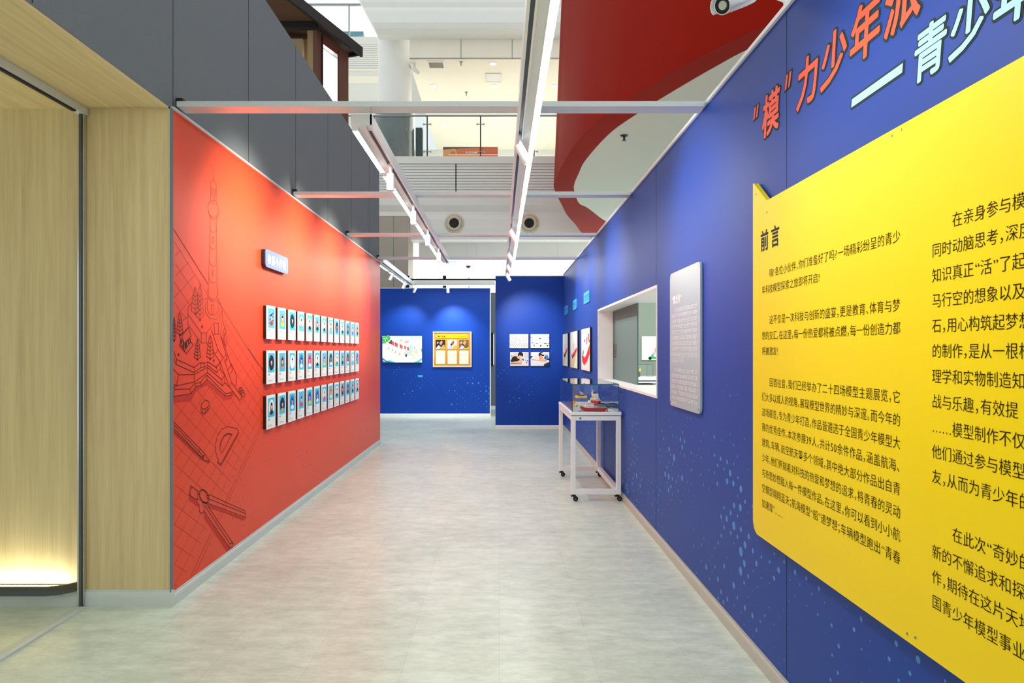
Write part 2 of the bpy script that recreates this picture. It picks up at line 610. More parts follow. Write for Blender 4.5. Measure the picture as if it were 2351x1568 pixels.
MUR_L=[[[4589,2728],[4589,2657]],[[4541,2620],[4547,2631],[4585,2655],[4623,2643],[4635,2627],[4632,2607],[4604,2592],[4566,2588],[4544,2599],[4541,2620]],[[4547,2584],[4566,2577],[4589,2578],[4614,2588],[4632,2604]],[[4547,2571],[4566,2564],[4589,2566],[4614,2575],[4632,2591]],[[4547,2558],[4566,2551],[4589,2553],[4614,2562],[4632,2578]],[[4544,2545],[4537,2524],[4544,2510],[4589,2509],[4627,2526],[4632,2552],[4629,2568]],[[4571,2548],[4571,2512]],[[4604,2556],[4604,2517]],[[4544,2599],[4544,2545]],[[4632,2607],[4629,2568]],[[4529,2501],[4551,2493],[4597,2492],[4635,2508],[4638,2525]],[[4526,2500],[4500,2466],[4500,2435],[4522,2408],[4574,2402],[4627,2416],[4663,2443],[4669,2473],[4651,2495],[4635,2508]],[[4507,2430],[4529,2403],[4582,2394],[4643,2413],[4666,2437]],[[4522,2395],[4574,2385],[4635,2400],[4663,2427]],[[4529,2391],[4537,2335]],[[4532,2334],[4523,2169],[4512,1986],[4507,1916]],[[4643,2400],[4629,2346]],[[4635,2347],[4635,2218],[4641,2106],[4647,1929]],[[4535,2322],[4551,2303],[4589,2299],[4623,2312],[4635,2328]],[[4526,2207],[4544,2191],[4589,2187],[4620,2198],[4635,2218]],[[4520,2100],[4544,2078],[4589,2072],[4623,2084],[4641,2106]],[[4512,1986],[4537,1963],[4582,1958],[4623,1971],[4644,1993]],[[4571,2267],[4586,2269],[4586,2230],[4571,2227],[4571,2267]],[[4569,2046],[4585,2048],[4585,2009],[4569,2008],[4569,2046]],[[4497,1912],[4488,1883],[4500,1856],[4537,1840],[4589,1834],[4643,1848],[4663,1872],[4662,1905],[4651,1929]],[[4507,1916],[4514,1864],[4551,1848],[4597,1849],[4635,1864],[4647,1897],[4647,1929]],[[4030,2219],[4507,1944]],[[4710,1816],[5174,1543],[5449,1381]],[[5220,1520],[5624,1304]],[[4490,1857],[4488,1779],[4512,1755],[4555,1739]],[[4661,1851],[4663,1783],[4636,1755],[4595,1740]],[[4554,1810],[4595,1811],[4593,1748],[4554,1748],[4554,1810]],[[4488,1829],[4459,1814],[4459,1756],[4531,1717],[4627,1716],[4693,1756],[4693,1825],[4663,1836]],[[4267,1804],[4214,1773],[4210,1731],[4398,1619],[4478,1620],[4595,1690],[4665,1690],[4733,1783],[4710,1820],[4663,1855]],[[4210,1731],[4210,1666],[4398,1553],[4478,1554],[4507,1539]],[[4398,1619],[4398,1553]],[[4478,1620],[4471,1554]],[[4427,1834],[4486,1848]],[[4136,1685],[4210,1714]],[[4279,1859],[4310,1843],[4341,1864]],[[4279,1859],[4310,1906],[4341,1864]],[[4310,1906],[4310,1843]],[[4273,1833],[4310,1817],[4348,1839]],[[4282,1854],[4273,1833]],[[4338,1859],[4348,1839]],[[4310,1843],[4310,1817]],[[4267,1806],[4310,1791],[4354,1813]],[[4276,1827],[4267,1806]],[[4344,1833],[4354,1813]],[[4310,1817],[4310,1791]],[[4260,1780],[4310,1765],[4361,1786]],[[4271,1801],[4260,1780]],[[4350,1807],[4361,1786]],[[4310,1791],[4310,1765]],[[4254,1754],[4310,1738],[4367,1760]],[[4265,1775],[4254,1754]],[[4356,1780],[4367,1760]],[[4310,1765],[4310,1738]],[[4303,1738],[4317,1739],[4317,1733],[4303,1733],[4303,1738]],[[4350,1870],[4380,1847],[4411,1875]],[[4350,1870],[4380,1934],[4411,1875]],[[4380,1934],[4380,1847]],[[4345,1841],[4380,1818],[4416,1847]],[[4353,1863],[4345,1841]],[[4408,1867],[4416,1847]],[[4380,1847],[4380,1818]],[[4340,1812],[4380,1789],[4421,1818]],[[4349,1834],[4340,1812]],[[4412,1839],[4421,1818]],[[4380,1818],[4380,1789]],[[4335,1783],[4380,1760],[4426,1789]],[[4344,1804],[4335,1783]],[[4417,1810],[4426,1789]],[[4380,1789],[4380,1760]],[[4331,1754],[4380,1731],[4431,1760]],[[4340,1775],[4331,1754]],[[4422,1780],[4431,1760]],[[4380,1760],[4380,1731]],[[4326,1725],[4380,1702],[4436,1730]],[[4336,1746],[4326,1725]],[[4426,1751],[4436,1730]],[[4380,1731],[4380,1702]],[[4373,1701],[4388,1702],[4388,1696],[4373,1695],[4373,1701]],[[4079,1698],[4102,1684],[4125,1701]],[[4079,1698],[4102,1735],[4125,1701]],[[4102,1735],[4102,1684]],[[4075,1677],[4102,1663],[4129,1679]],[[4081,1694],[4075,1677]],[[4122,1696],[4129,1679]],[[4102,1684],[4102,1663]],[[4070,1656],[4102,1642],[4134,1658]],[[4077,1673],[4070,1656]],[[4127,1675],[4134,1658]],[[4102,1663],[4102,1642]],[[4065,1634],[4102,1620],[4139,1637]],[[4073,1651],[4065,1634]],[[4131,1653],[4139,1637]],[[4102,1642],[4102,1620]],[[4061,1613],[4102,1599],[4144,1615]],[[4069,1630],[4061,1613]],[[4135,1632],[4144,1615]],[[4102,1620],[4102,1599]],[[4095,1600],[4108,1600],[4108,1595],[4095,1594],[4095,1600]],[[4315,1542],[4342,1528],[4369,1543]],[[4315,1542],[4342,1577],[4369,1543]],[[4342,1577],[4342,1528]],[[4309,1522],[4342,1508],[4375,1522]],[[4317,1538],[4309,1522]],[[4366,1539],[4375,1522]],[[4342,1528],[4342,1508]],[[4304,1502],[4342,1488],[4380,1502]],[[4312,1518],[4304,1502]],[[4371,1518],[4380,1502]],[[4342,1508],[4342,1488]],[[4298,1482],[4342,1467],[4386,1481]],[[4307,1498],[4298,1482]],[[4376,1498],[4386,1481]],[[4342,1488],[4342,1467]],[[4293,1462],[4342,1447],[4392,1461]],[[4302,1477],[4293,1462]],[[4382,1477],[4392,1461]],[[4342,1467],[4342,1447]],[[4335,1448],[4349,1448],[4349,1442],[4335,1442],[4335,1448]],[[4500,1564],[4533,1547],[4567,1565]],[[4500,1564],[4533,1606],[4567,1565]],[[4533,1606],[4533,1547]],[[4493,1540],[4533,1522],[4574,1540]],[[4503,1559],[4493,1540]],[[4564,1560],[4574,1540]],[[4533,1547],[4533,1522]],[[4487,1515],[4533,1498],[4581,1515]],[[4497,1534],[4487,1515]],[[4570,1535],[4581,1515]],[[4533,1522],[4533,1498]],[[4480,1491],[4533,1473],[4588,1491]],[[4491,1510],[4480,1491]],[[4576,1510],[4588,1491]],[[4533,1498],[4533,1473]],[[4473,1466],[4533,1448],[4595,1465]],[[4485,1486],[4473,1466]],[[4583,1485],[4595,1465]],[[4533,1473],[4533,1448]],[[4526,1449],[4541,1449],[4541,1443],[4526,1443],[4526,1449]],[[4018,1662],[4031,1647],[4044,1663]],[[4018,1662],[4031,1698],[4044,1663]],[[4031,1698],[4031,1647]],[[4016,1640],[4031,1626],[4047,1641]],[[4019,1657],[4016,1640]],[[4043,1658],[4047,1641]],[[4031,1647],[4031,1626]],[[4013,1619],[4031,1604],[4049,1620]],[[4017,1636],[4013,1619]],[[4045,1637],[4049,1620]],[[4031,1626],[4031,1604]],[[4010,1597],[4031,1583],[4052,1598]],[[4015,1614],[4010,1597]],[[4047,1615],[4052,1598]],[[4031,1604],[4031,1583]],[[4008,1576],[4031,1561],[4055,1577]],[[4012,1593],[4008,1576]],[[4050,1594],[4055,1577]],[[4031,1583],[4031,1561]],[[4025,1562],[4037,1562],[4037,1557],[4025,1556],[4025,1562]],[[4097,1586],[4218,1647],[4253,1593],[4163,1548],[4097,1586]],[[4218,1647],[4129,1593],[4158,1550]],[[4093,1539],[4188,1482],[4284,1539],[4248,1558]],[[4093,1539],[4163,1500],[4248,1558]],[[4547,1647],[4663,1508],[4748,1454]],[[4582,1604],[4609,1617],[4668,1615],[4665,1690]],[[4595,1683],[4604,1617]],[[4569,1514],[4609,1478],[4696,1424],[4618,1387]],[[4696,1612],[4796,1477],[4816,1442],[4777,1426]],[[4733,1783],[4738,1733],[4696,1612]],[[4738,1710],[4801,1642],[4748,1586],[4786,1532]],[[4777,1665],[4719,1597],[4890,1393]],[[4663,1508],[4613,1482]],[[4796,1477],[4748,1454],[4696,1424]],[[4801,1642],[4746,1605]],[[4793,1620],[4752,1590]],[[4785,1598],[4757,1574]],[[4778,1577],[4763,1559]],[[4770,1555],[4769,1543]],[[4404,1664],[4416,1664],[4416,1653],[4404,1652],[4404,1664]],[[4404,1658],[4416,1659]],[[4080,1484],[4090,1484],[4090,1473],[4080,1473],[4080,1484]],[[4080,1479],[4090,1479]],[[4585,1442],[4598,1442],[4598,1430],[4585,1430],[4585,1442]],[[4585,1436],[4598,1436]],[[4063,1450],[4295,1397],[4383,1425],[4442,1420],[4493,1430],[4634,1389],[4695,1424]],[[4056,1420],[4295,1365],[4387,1393],[4446,1397],[4491,1407],[4644,1353],[4695,1377],[4771,1332]],[[4295,1397],[4295,1365]],[[4387,1424],[4387,1393]],[[4442,1420],[4446,1397]],[[4493,1430],[4491,1407]],[[4634,1389],[4644,1353]],[[4695,1424],[4695,1377]],[[4063,1450],[4056,1420]],[[4025,1501],[4063,1450]],[[4025,1461],[4056,1420]],[[4021,1396],[4087,1357],[4295,1352],[4488,1393],[4722,1302],[4768,1330]],[[4025,1307],[4058,1293],[4295,1304],[4493,1358],[4736,1258],[4773,1278],[4859,1244]],[[4087,1357],[4058,1293]],[[4295,1352],[4297,1304]],[[4488,1393],[4491,1358]],[[4722,1302],[4733,1258]],[[4771,1330],[4768,1278]],[[4023,1287],[4058,1292]],[[4023,1287],[4037,1273],[4236,1264],[4304,1294],[4387,1299],[4479,1343],[4784,1200],[4881,1202],[4915,1214]],[[4023,1231],[4253,1234],[4317,1274],[4401,1279],[4485,1312],[4784,1183],[4879,1182],[4921,1204]],[[4037,1273],[4023,1231]],[[4236,1264],[4251,1234]],[[4304,1294],[4317,1274]],[[4387,1299],[4401,1279]],[[4479,1343],[4485,1312]],[[4784,1200],[4784,1183]],[[4881,1202],[4879,1182]],[[4695,1421],[4854,1248]],[[4762,1445],[4898,1272]],[[4898,1272],[5090,1162],[5052,1133],[4859,1244],[4898,1272]],[[4963,1178],[4966,1164]],[[5007,1152],[5009,1142]],[[5052,1133],[5052,1115]],[[5090,1158],[5088,1139]],[[5030,1225],[5078,1229],[5133,1197],[5153,1163],[5139,1150],[5090,1167],[5030,1207],[5030,1225]],[[5042,1220],[5090,1181]],[[5066,1223],[5102,1185],[5066,1185]],[[5102,1203],[5139,1168]],[[5048,1202],[5090,1204]],[[4881,1413],[4978,1331],[4989,1313],[4981,1250],[4958,1246]],[[4827,1367],[4893,1398]],[[4859,1331],[4909,1355],[4898,1391]],[[4778,1426],[4810,1445],[4800,1475]],[[4401,1159],[4460,1179],[4512,1166],[4521,1141],[4493,1131],[4460,1122],[4419,1123],[4396,1137],[4401,1159]],[[4396,1137],[4392,1110],[4410,1096],[4456,1094],[4523,1125],[4521,1141]],[[4419,1123],[4414,1097]],[[4460,1122],[4456,1094]],[[4493,1131],[4488,1109]],[[4026,1081],[4451,829]],[[4026,1065],[4436,811]],[[4026,1043],[4350,844]],[[4026,1028],[4412,801]],[[4451,829],[4524,760],[4412,801]],[[4376,871],[4347,841],[4420,808],[4440,824]],[[4451,829],[4436,809],[4412,801]],[[4968,936],[4918,946],[4832,963],[4722,957],[4651,922],[4620,872],[4617,822],[4651,770],[4669,756],[4651,745],[4704,718],[5028,906],[4982,937],[4962,932]],[[4899,898],[4832,918],[4758,908],[4704,875],[4690,840],[4701,810],[4726,790],[4899,898]],[[4651,745],[4655,733],[4704,707],[5032,898],[5028,906]],[[4905,894],[4836,910],[4767,902],[4715,872],[4697,839]],[[4524,544],[5153,288],[5175,233],[4467,504]],[[4475,533],[5175,262]],[[4451,514],[4924,105],[4913,78],[4861,93],[4436,456]],[[4451,487],[4866,120],[4924,105]],[[4866,120],[4861,93]],[[4246,659],[4350,604],[4335,550],[4224,607],[4246,659]],[[4261,649],[4239,601]],[[4350,587],[4376,575]],[[4339,556],[4367,543]],[[4365,520],[4370,468],[4396,451],[4420,447],[4439,455],[4436,504]],[[4467,545],[4524,544]],[[4451,514],[4412,516]],[[4511,535],[4495,556],[4470,577],[4441,593],[4412,602],[4387,604],[4370,597],[4364,584],[4368,565],[4384,544],[4408,524],[4436,507],[4466,497],[4492,495],[4509,501],[4516,515],[4511,535]],[[4497,538],[4483,557],[4462,574],[4439,588],[4415,596],[4395,597],[4382,591],[4378,579],[4382,562],[4395,544],[4415,526],[4439,512],[4463,503],[4483,502],[4497,508],[4501,521],[4497,538]]]
MUR_F=[[[4816,1625],[4823,1603],[4811,1540],[4791,1516],[4784,1540]],[[4023,1229],[4253,1231],[4319,1271],[4403,1276],[4485,1308],[4784,1179],[4881,1179],[4926,1201],[4943,1181],[4881,1154],[4762,1154],[4493,1275],[4330,1248],[4253,1187],[4023,1192]],[[4392,1108],[4410,1096],[4456,1093],[4526,1125],[4521,1107],[4456,1082],[4405,1083]],[[4026,1023],[4412,796],[4516,759],[4508,752],[4389,797],[4026,1009]],[[4492,490],[4786,373],[5164,232],[5132,218],[4804,350],[4508,460]],[[4436,442],[4861,90],[4870,77],[4814,79],[4436,411]],[[4232,599],[4335,545],[4365,516],[4365,496],[4232,566]],[[4713,704],[5036,901],[5028,879],[4722,704]]]
MUR_HF=[[[4111,1573],[4158,1545],[4158,1511],[4107,1546]],[[4168,1546],[4240,1582],[4248,1560],[4168,1511]]]
MUR_HW=[[[4125,1561],[4137,1554],[4136,1531],[4124,1538]],[[4193,1555],[4208,1562],[4212,1538],[4197,1530]],[[4221,1568],[4230,1572],[4235,1556],[4226,1550]]]
MUR_EX=[[[4023,1231],[4253,1234],[4317,1274],[4401,1279],[4485,1312],[4784,1183],[4879,1182],[4921,1204],[5052,1133],[5090,1162],[5151,1154],[5126,1202],[4981,1250],[4989,1313],[4881,1413],[4801,1477],[4811,1548],[4801,1642],[4738,1710],[4729,1802],[4710,1820],[4663,1855],[4654,1919],[4495,1905],[4486,1849],[4419,1833],[4402,1896],[4380,1934],[4346,1891],[4310,1906],[4259,1803],[4210,1772],[4210,1714],[4136,1685],[4102,1735],[4069,1680],[4031,1698],[4021,1678]],[[4026,1081],[4451,829],[4524,760],[4412,797],[4026,1028]],[[4982,937],[4918,946],[4832,963],[4722,957],[4651,922],[4620,872],[4617,822],[4651,770],[4655,733],[4704,707],[5032,898]],[[4246,659],[4350,604],[4404,600],[4451,596],[4508,572],[4524,544],[5153,288],[5175,233],[4549,471],[4924,105],[4913,78],[4861,93],[4436,456],[4381,458],[4365,526],[4224,607]],[[4401,1159],[4460,1179],[4512,1166],[4526,1127],[4456,1094],[4410,1096],[4392,1110]]]

# ------------------------------------------------------------------ floor and walls
b_ = MB()
b_.box(-14, 9, -2.5, 17.7, -.05, 0)
struct(b_, 'floor', M['floor'])
b_ = MB()
b_.box(-14, 9, 17.7, 36, -.05, 0)
struct(b_, 'floor_mall', M['mall_white'])


def skirting(name, F, a0, a1, h, m, d=.016):
    prof = [(0, 0), (d, 0), (d, h * .18), (d * .94, h * .6), (d * .75, h * .78), (d * .4, h * .86), (d * .4, h), (0, h)]
    mb = MB()
    n = len(prof)
    p = [F.pt(a0, z, c) for c, z in prof] + [F.pt(a1, z, c) for c, z in prof]
    mb.mesh(p, [tuple(range(n)), tuple(range(2 * n - 1, n - 1, -1))] + [(i, n + i, n + (i + 1) % n, (i + 1) % n) for i in range(n)])
    return struct(mb, name, m)


# red left wall board with its mural
b_ = MB()
b_.box(-1.945, -1.93, 4.02, 11.0, .0, 2.926)
wall_left = struct(b_, 'wall_left', M['red'])
INK_L, INK_M, INK_S = lin((76, 24, 18)), lin((172, 48, 26)), lin((204, 46, 26))
b_ = MB()
q = lambda pl: [(a / 1000, z / 1000) for a, z in pl]
for pl in MUR_F:
    b_.flat(FL, q(pl), .0008, 0, INK_S)
for pl in MUR_L:
    b_.line(FL, q(pl), .0042, .0016, 0, INK_L if max(z for a, z in pl) < 1700 else lin((150, 66, 46)))
for pl in MUR_HF:
    b_.flat(FL, q(pl), .0018, 0, lin((38, 18, 18)))
for pl in MUR_HW:
    b_.flat(FL, q(pl), .0024, 0, lin((214, 84, 60)))


def inside(p, poly):
    r, n = False, len(poly)
    for i in range(n):
        (x0, y0), (x1, y1) = poly[i], poly[i - 1]
        if (y0 > p[1]) != (y1 > p[1]) and p[0] < (x1 - x0) * (p[1] - y0) / (y1 - y0) + x0:
            r = not r
    return r


ex = [q(pl) for pl in MUR_EX]
ga, gb, g0 = (.1005, -.0605), (.0985, .0605), (4.223, 1.077)
sheet = [(4.0, 2.17), (5.78, 1.135), (4.10, .08), (4.0, .08)]
for fam in (0, 1):
    for i in range(-22, 26):
        d, o = (ga, gb) if fam else (gb, ga)
        t = -30.0
        while t < 30:
            p0 = (g0[0] + o[0] * i + d[0] * t, g0[1] + o[1] * i + d[1] * t)
            p1 = (p0[0] + d[0] * .13, p0[1] + d[1] * .13)
            t += .2
            if p0[0] < 4.03 or p0[0] > 5.9 or p0[1] < .09 or p0[1] > 2.3 or not inside(p0, sheet):
                continue
            if any(inside(p0, e) for e in ex):
                continue
            b_.line(FL, [p0, p1], .0027, .001, 0, INK_M)
for pl in ([(4.03, 2.222), (4.49, 1.945)], [(5.898, 1.122), (5.76, 1.205)], [(5.898, 1.122), (4.298, .081)], [(5.80, 1.10), (4.235, .081)]):
    b_.line(FL, pl, .0032, .001, 0, INK_M)
b_.build('printed_mural', M['ink'], wall_left, ink=True)

b_ = MB()
b_.box(-2.04, -1.946, 4.035, 11.0, 0, 2.94)
b_.box(-2.04, -1.946, -2.0, 11.0, 2.941, 4.42)
for y in (.39, 1.61, 2.83, 4.05, 5.27, 6.49, 7.71, 8.93, 10.15):
    b_.box(-1.947, -1.9445, y - .002, y + .002, 2.95, 4.42, 1)
struct(b_, 'wall_left_upper', [M['grey_wall'], M['black']])
b_ = MB()
b_.box(-1.952, -1.916, 4.02, 11.0, 2.926, 2.938)
b_.box(-1.944, -1.926, 4.02, 11.0, 2.938, 2.948)
struct(b_, 'trim_1', M['alu'])
b_ = MB()
b_.box(-1.936, -1.9285, 3.992, 4.0195, .0, 2.93)
struct(b_, 'trim_2', M['grey_wall'])
skirting('baseboard_left', FL, 4.0, 11.0, .077, M['skirt'])

# oak lined side passage
b_ = MB()
b_.box(-7, -1.9365, 4.0, 4.019, 0, 2.926)
struct(b_, 'wall_side', M['oak'])
b_ = MB()
b_.box(-7, -1.948, -2.0, 4.0, 2.926, 2.9405)
struct(b_, 'ceiling_side', M['oak_soffit'])
FW = Fr((0, 4.0, 0), (1, 0, 0), (0, 0, 1))
skirting('baseboard_side', FW, -2.43, -1.914, .097, M['skirt'])
skirting('baseboard_glass', FW, -7, -2.455, .075, M['skirt'])

t = thing('glass_partition', 'floor to ceiling glass partition with slim steel post beside the oak panel', 'partition', (-2.44, 3.98, 0))
b_ = MB()
b_.box(-2.465, -2.415, -2.0, 3.995, 2.884, 2.925)
b_.box(-2.452, -2.43, -2.0, 3.9, 2.876, 2.884, 1)
b_.build('top_track', [M['alu'], M['black']], t)
b_ = MB()
b_.box(-2.463, -2.451, 3.965, 3.997, 0, 2.884)
b_.box(-2.451, -2.436, 3.96, 3.997, 0, 2.884, 1)
b_.box(-2.436, -2.428, 3.968, 3.997, 0, 2.884)
b_.build('post', [M['chrome'], M['dark_steel']], t)
b_ = MB()
b_.box(-2.475, -2.405, -2.0, 3.96, 0, .012)
b_.build('threshold', M['skirt'], t)
b_ = MB()
b_.box(-2.445, -2.437, -2.0, 3.958, .012, 2.876)
b_.build('pane', M['glass'], t)

t = thing('guard_rail', 'low black rail with a light strip glowing up the oak wall behind the glass', 'rail', (-4.5, 3.95, .1))
b_ = MB()
path = [(-7, 3.90), (-2.60, 3.90), (-2.53, 3.925), (-2.475, 3.975)]
for (x0, y0), (x1, y1) in zip(path, path[1:]):
    b_.mesh([(x0, y0 - .008, .095), (x1, y1 - .008, .095), (x1, y1 + .008, .095), (x0, y0 + .008, .095), (x0, y0 - .008, .147), (x1, y1 - .008, .147), (x1, y1 + .008, .147), (x0, y0 + .008, .147)],
            [(3, 2, 1, 0), (4, 5, 6, 7), (0, 1, 5, 4), (2, 3, 7, 6), (1, 2, 6, 5), (0, 4, 7, 3)])
b_.build('bar', M['black'], t)
for x in (-6.2, -5.0, -3.8, -2.75):
    b_ = MB()
    b_.box(x, x + .03, 3.905, 4.0, .10, .12)
    b_.build('bracket', M['black'], t)
b_ = MB()
b_.box(-7, -2.52, 3.93, 3.985, .112, .128, 1)
b_.face([(-7, 3.935, .1285), (-2.52, 3.935, .1285), (-2.52, 3.98, .1285), (-7, 3.98, .1285)], 0)
b_.build('light_strip', [M['led_warm'], M['black']], t)

# blue right wall with the serving window
b_ = MB()
X0, X1, WY0, WY1, WZ0, WZ1, YE, ZT = 1.243, 1.366, 5.364, 8.523, 1.149, 2.0, 13.2, 2.975
HY0, HY1, HZ0, HZ1 = WY0 - .022, WY1 + .022, WZ0 - .022, WZ1 + .022
b_.box(X0, X1, -2.0, HY0, 0, ZT)
b_.box(X0, X1, HY1, YE, 0, ZT)
b_.box(X0, X1, HY0, HY1, 0, HZ0)
b_.box(X0, X1, HY0, HY1, HZ1, ZT)
for y in (2.94, 5.385):
    b_.box(X0 - .0008, X0 + .001, y - .0016, y + .0016, .08, ZT, 1)
wall_right = struct(b_, 'wall_right', [M['blue'], M['slate']])
b_ = MB()
b_.box(X0 - .014, X1 + .01, -2.0, YE, ZT, ZT + .02)
struct(b_, 'trim_3', M['white_metal'])
skirting('baseboard_right', FR, 2.0, -13.1, .077, M['skirt_warm'])

b_ = MB()
b_.box(X0 - .006, 1.43, WY0 - .0, WY1, WZ0 - .022, WZ0)           # sill
b_.box(1.43, 2.6, WY0 - .3, 7.055, WZ0 - .022, WZ0)
b_.box(X0 - .006, 1.43, WY0, WY1, WZ1, WZ1 + .022)                # head
b_.box(1.43, 2.6, WY0 - .3, 7.055, WZ1, WZ1 + .022)
b_.box(X0 - .006, 1.426, WY1, WY1 + .022, WZ0 - .022, WZ1 + .022)
b_.box(X0 - .006, 1.426, WY0 - .022, WY0, WZ0 - .022, WZ1 + .022)
win = struct(b_, 'window_1', M['white'])

# blue walls closing the corridor
b_ = MB()
b_.box(-.076, 1.243, 13.1, 13.2, 0, 2.94)
struct(b_, 'wall_end', M['blue_deep'])
skirting('baseboard_end', FE, -.076, 1.243, .072, M['white'])
b_ = MB()
b_.box(-.078, 1.243, 13.085, 13.205, 2.94, 2.955)
struct(b_, 'trim_4', M['alu'])
b_ = MB()
b_.box(-5.0, -.216, 15.47, 15.57, 0, 2.926)
struct(b_, 'wall_back', M['blue_deep'])
skirting('baseboard_back', FB, -5.0, -.216, .077, M['white'])
b_ = MB()
b_.box(-5.0, -.2, 15.455, 15.575, 2.926, 2.94)
b_.box(-.216, -.196, 15.465, 15.575, .0, 2.926)
struct(b_, 'trim_5', M['white_metal'])
b_ = MB()
b_.box(-1.2, 1.3, 17.5, 17.6, 0, 3.0)
struct(b_, 'wall_far', M['grey_wall'])
FF = Fr((0, 17.5, 0), (1, 0, 0), (0, 0, 1))
skirting('baseboard_far', FF, -1.2, 1.3, .09, M['white'])
t = thing('monitor', 'black wall monitor seen in the gap between the two blue walls', 'screen', (-.17, 17.4, 1.5))
b_ = MB()
b_.box(-.235, -.155, 17.43, 17.499, 1.12, 1.97)
b_.build('casing', M['black'], t, bevel=.004)
b_ = MB()
b_.box(-.155, -.149, 17.44, 17.49, 1.15, 1.94)
b_.build('screen_glow', M['lightbox'], t)

# room seen through the window
b_ = MB()
b_.box(1.431, 1.445, 7.06, 12.9, 0, 2.8)
wi = struct(b_, 'wall_inner', M['grey_dark'])
FI = Fr((1.431, 0, 0), (0, -1, 0), (0, 0, 1))
b_ = MB()
for k in range(5):
    scribble(b_, FI, -8.72, -8.28, 1.56 - .035 * k, .022, 40 + k)
b_.build('wall_text', M['ink_black'], wi)
b_ = MB()
b_.tube([FI.pt(-8.60, 1.02, .0), FI.pt(-8.60, 1.02, .03), FI.pt(-8.60, 1.26, .03), FI.pt(-8.60, 1.26, .0)], .008)
b_.build('pull_handle', M['black'], wi)
b_ = MB()
b_.box(1.5, 7, 16.5, 16.6, 0, 2.8)
struct(b_, 'wall_room', M['grey_green'])

# ------------------------------------------------------------------ title lettering on the blue wall
def quote_marks(a, b, h):
    """two slanted strokes of an opening or closing quotation mark"""
    return [[(a + d, b), (a + d + .018, b + .004), (a + d + .036, b + h), (a + d + .016, b + h)] for d in (0, .034)]


def title(name, items, strokes, m, bold=.024, rim=.045):
    mb = MB()
    for s, a, b, sz in items:
        write(mb, FR, s, a, b, sz, c=.0006, mi=0, shear=.12, bold=bold + rim)
        write(mb, FR, s, a, b, sz, c=.0024, mi=1, shear=.12, bold=bold)
    for q_ in strokes:
        cx_, cy_ = sum(p[0] for p in q_) / len(q_), sum(p[1] for p in q_) / len(q_)
        big = []
        for x, y in q_:
            big.append((x + (.008 if x > cx_ else -.008), y + (.008 if y > cy_ else -.008)))
        mb.flat(FR, big, .0008, 0)
        mb.flat(FR, q_, .0024, 1)
    return mb.build(name, [M['slate'], m], wall_right)


title('title_lettering', [('模', -3.215, 2.515, .20), ('力', -2.845, 2.515, .20), ('少', -2.63, 2.515, .20), ('年', -2.415, 2.515, .20), ('派', -2.20, 2.515, .20)],
      quote_marks(-3.32, 2.625, .058) + quote_marks(-2.955, 2.630, .062), M['title_red'])
title('subtitle_lettering', [('青', -2.045, 2.31, .158), ('少', -1.88, 2.31, .158), ('年', -1.715, 2.31, .158)], [[(-2.396, 2.358), (-2.093, 2.358), (-2.088, 2.386), (-2.391, 2.386)]], M['title_blue'])

# ------------------------------------------------------------------ yellow introduction board
t = thing('introduction_board', 'big yellow speech bubble board covered in printed paragraphs on the right wall', 'sign', (1.213, 2.0, .64))
FY = Fr((1.213, 0, 0), (0, -1, 0), (0, 0, 1))
pts = [(-3.25 + .06 - .06 * math.cos(R(a)), .637 + .06 - .06 * math.sin(R(a))) for a in range(0, 91, 15)]
pts += [(-.60, .637), (-.60, 2.183), (-3.07, 2.183), (-3.085, 2.186), (-3.097, 2.193), (-3.235, 2.296), (-3.244, 2.300), (-3.25, 2.298)]
b_ = MB()
b_.prism(FY, pts, -.022, 0, 0)
board = b_.build('board', M['yellow'], t)
b_ = MB()
write(b_, FY, '前', -3.155, 1.968, .100, bold=.02, wid=.95)
write(b_, FY, '言', -3.035, 1.968, .100, bold=.02, wid=.95)
b_.build('heading', M['slate'], t)
c1 = {0: '\u3000\u3000嗨!各位小伙伴，你们准备好了吗?一场精彩纷呈的青少', 1: '年科技模型探索之旅即将开启!', 3: '\u3000\u3000这不仅是一次科技与创新的盛宴，更是教育、体育与梦',
      4: '想的交汇。在这里，每一份热爱都将被点燃，每一份创造力都', 5: '将被激发!', 7: '\u3000\u3000回首往昔，我们已经举办了二十四场模型主题展览，它', 8: '们大多以成人的视角，展现模型世界的精妙与深邃。而今年的',
      9: '这场展览，专为青少年打造，作品皆遴选于全国青少年模型大', 10: '赛的优秀佳作。本次参展39人，共计50余件作品，涵盖航海、', 11: '建筑、车辆、航空航天等多个领域，其中绝大部分作品出自青',
      12: '少年。他们怀揣着对科技的热爱和梦想的追求，将青春的灵动', 13: '与奇思妙想融入每一件模型作品。在这里，你可以看到小小航', 14: '空模型翱翔蓝天；航海模型“船”递梦想；车辆模型跑出“青春', 15: '加速度”……'}
short = {1, 5, 15}
for i, s in c1.items():
    b_ = MB()
    write(b_, FY, s, -3.138, 1.834 - .0699 * i, .0425, fit=None if i in short else 1.085, off=-.007)
    b_.build('text_line', M['ink_black'], t)
c2 = {0: '\u3000\u3000在亲身参与模', 1: '同时动脑思考，深度', 2: '知识真正“活”了起来', 3: '马行空的想象以及', 4: '石，用心构筑起梦想', 5: '的制作，是从一根根', 6: '理学和实物制造知', 7: '战与乐趣，有效提',
      8: '……模型制作不仅', 9: '他们通过参与模型', 10: '友，从而为青少年的', 12: '\u3000\u3000在此次“奇妙的', 13: '新的不懈追求和探', 14: '作，期待在这片天地', 15: '国青少年模型事业'}
for i, s in c2.items():
    b_ = MB()
    write(b_, FY, s, -1.905, 1.834 - .0699 * i, .0425, off=-.007)
    b_.build('text_line', M['ink_black'], t)
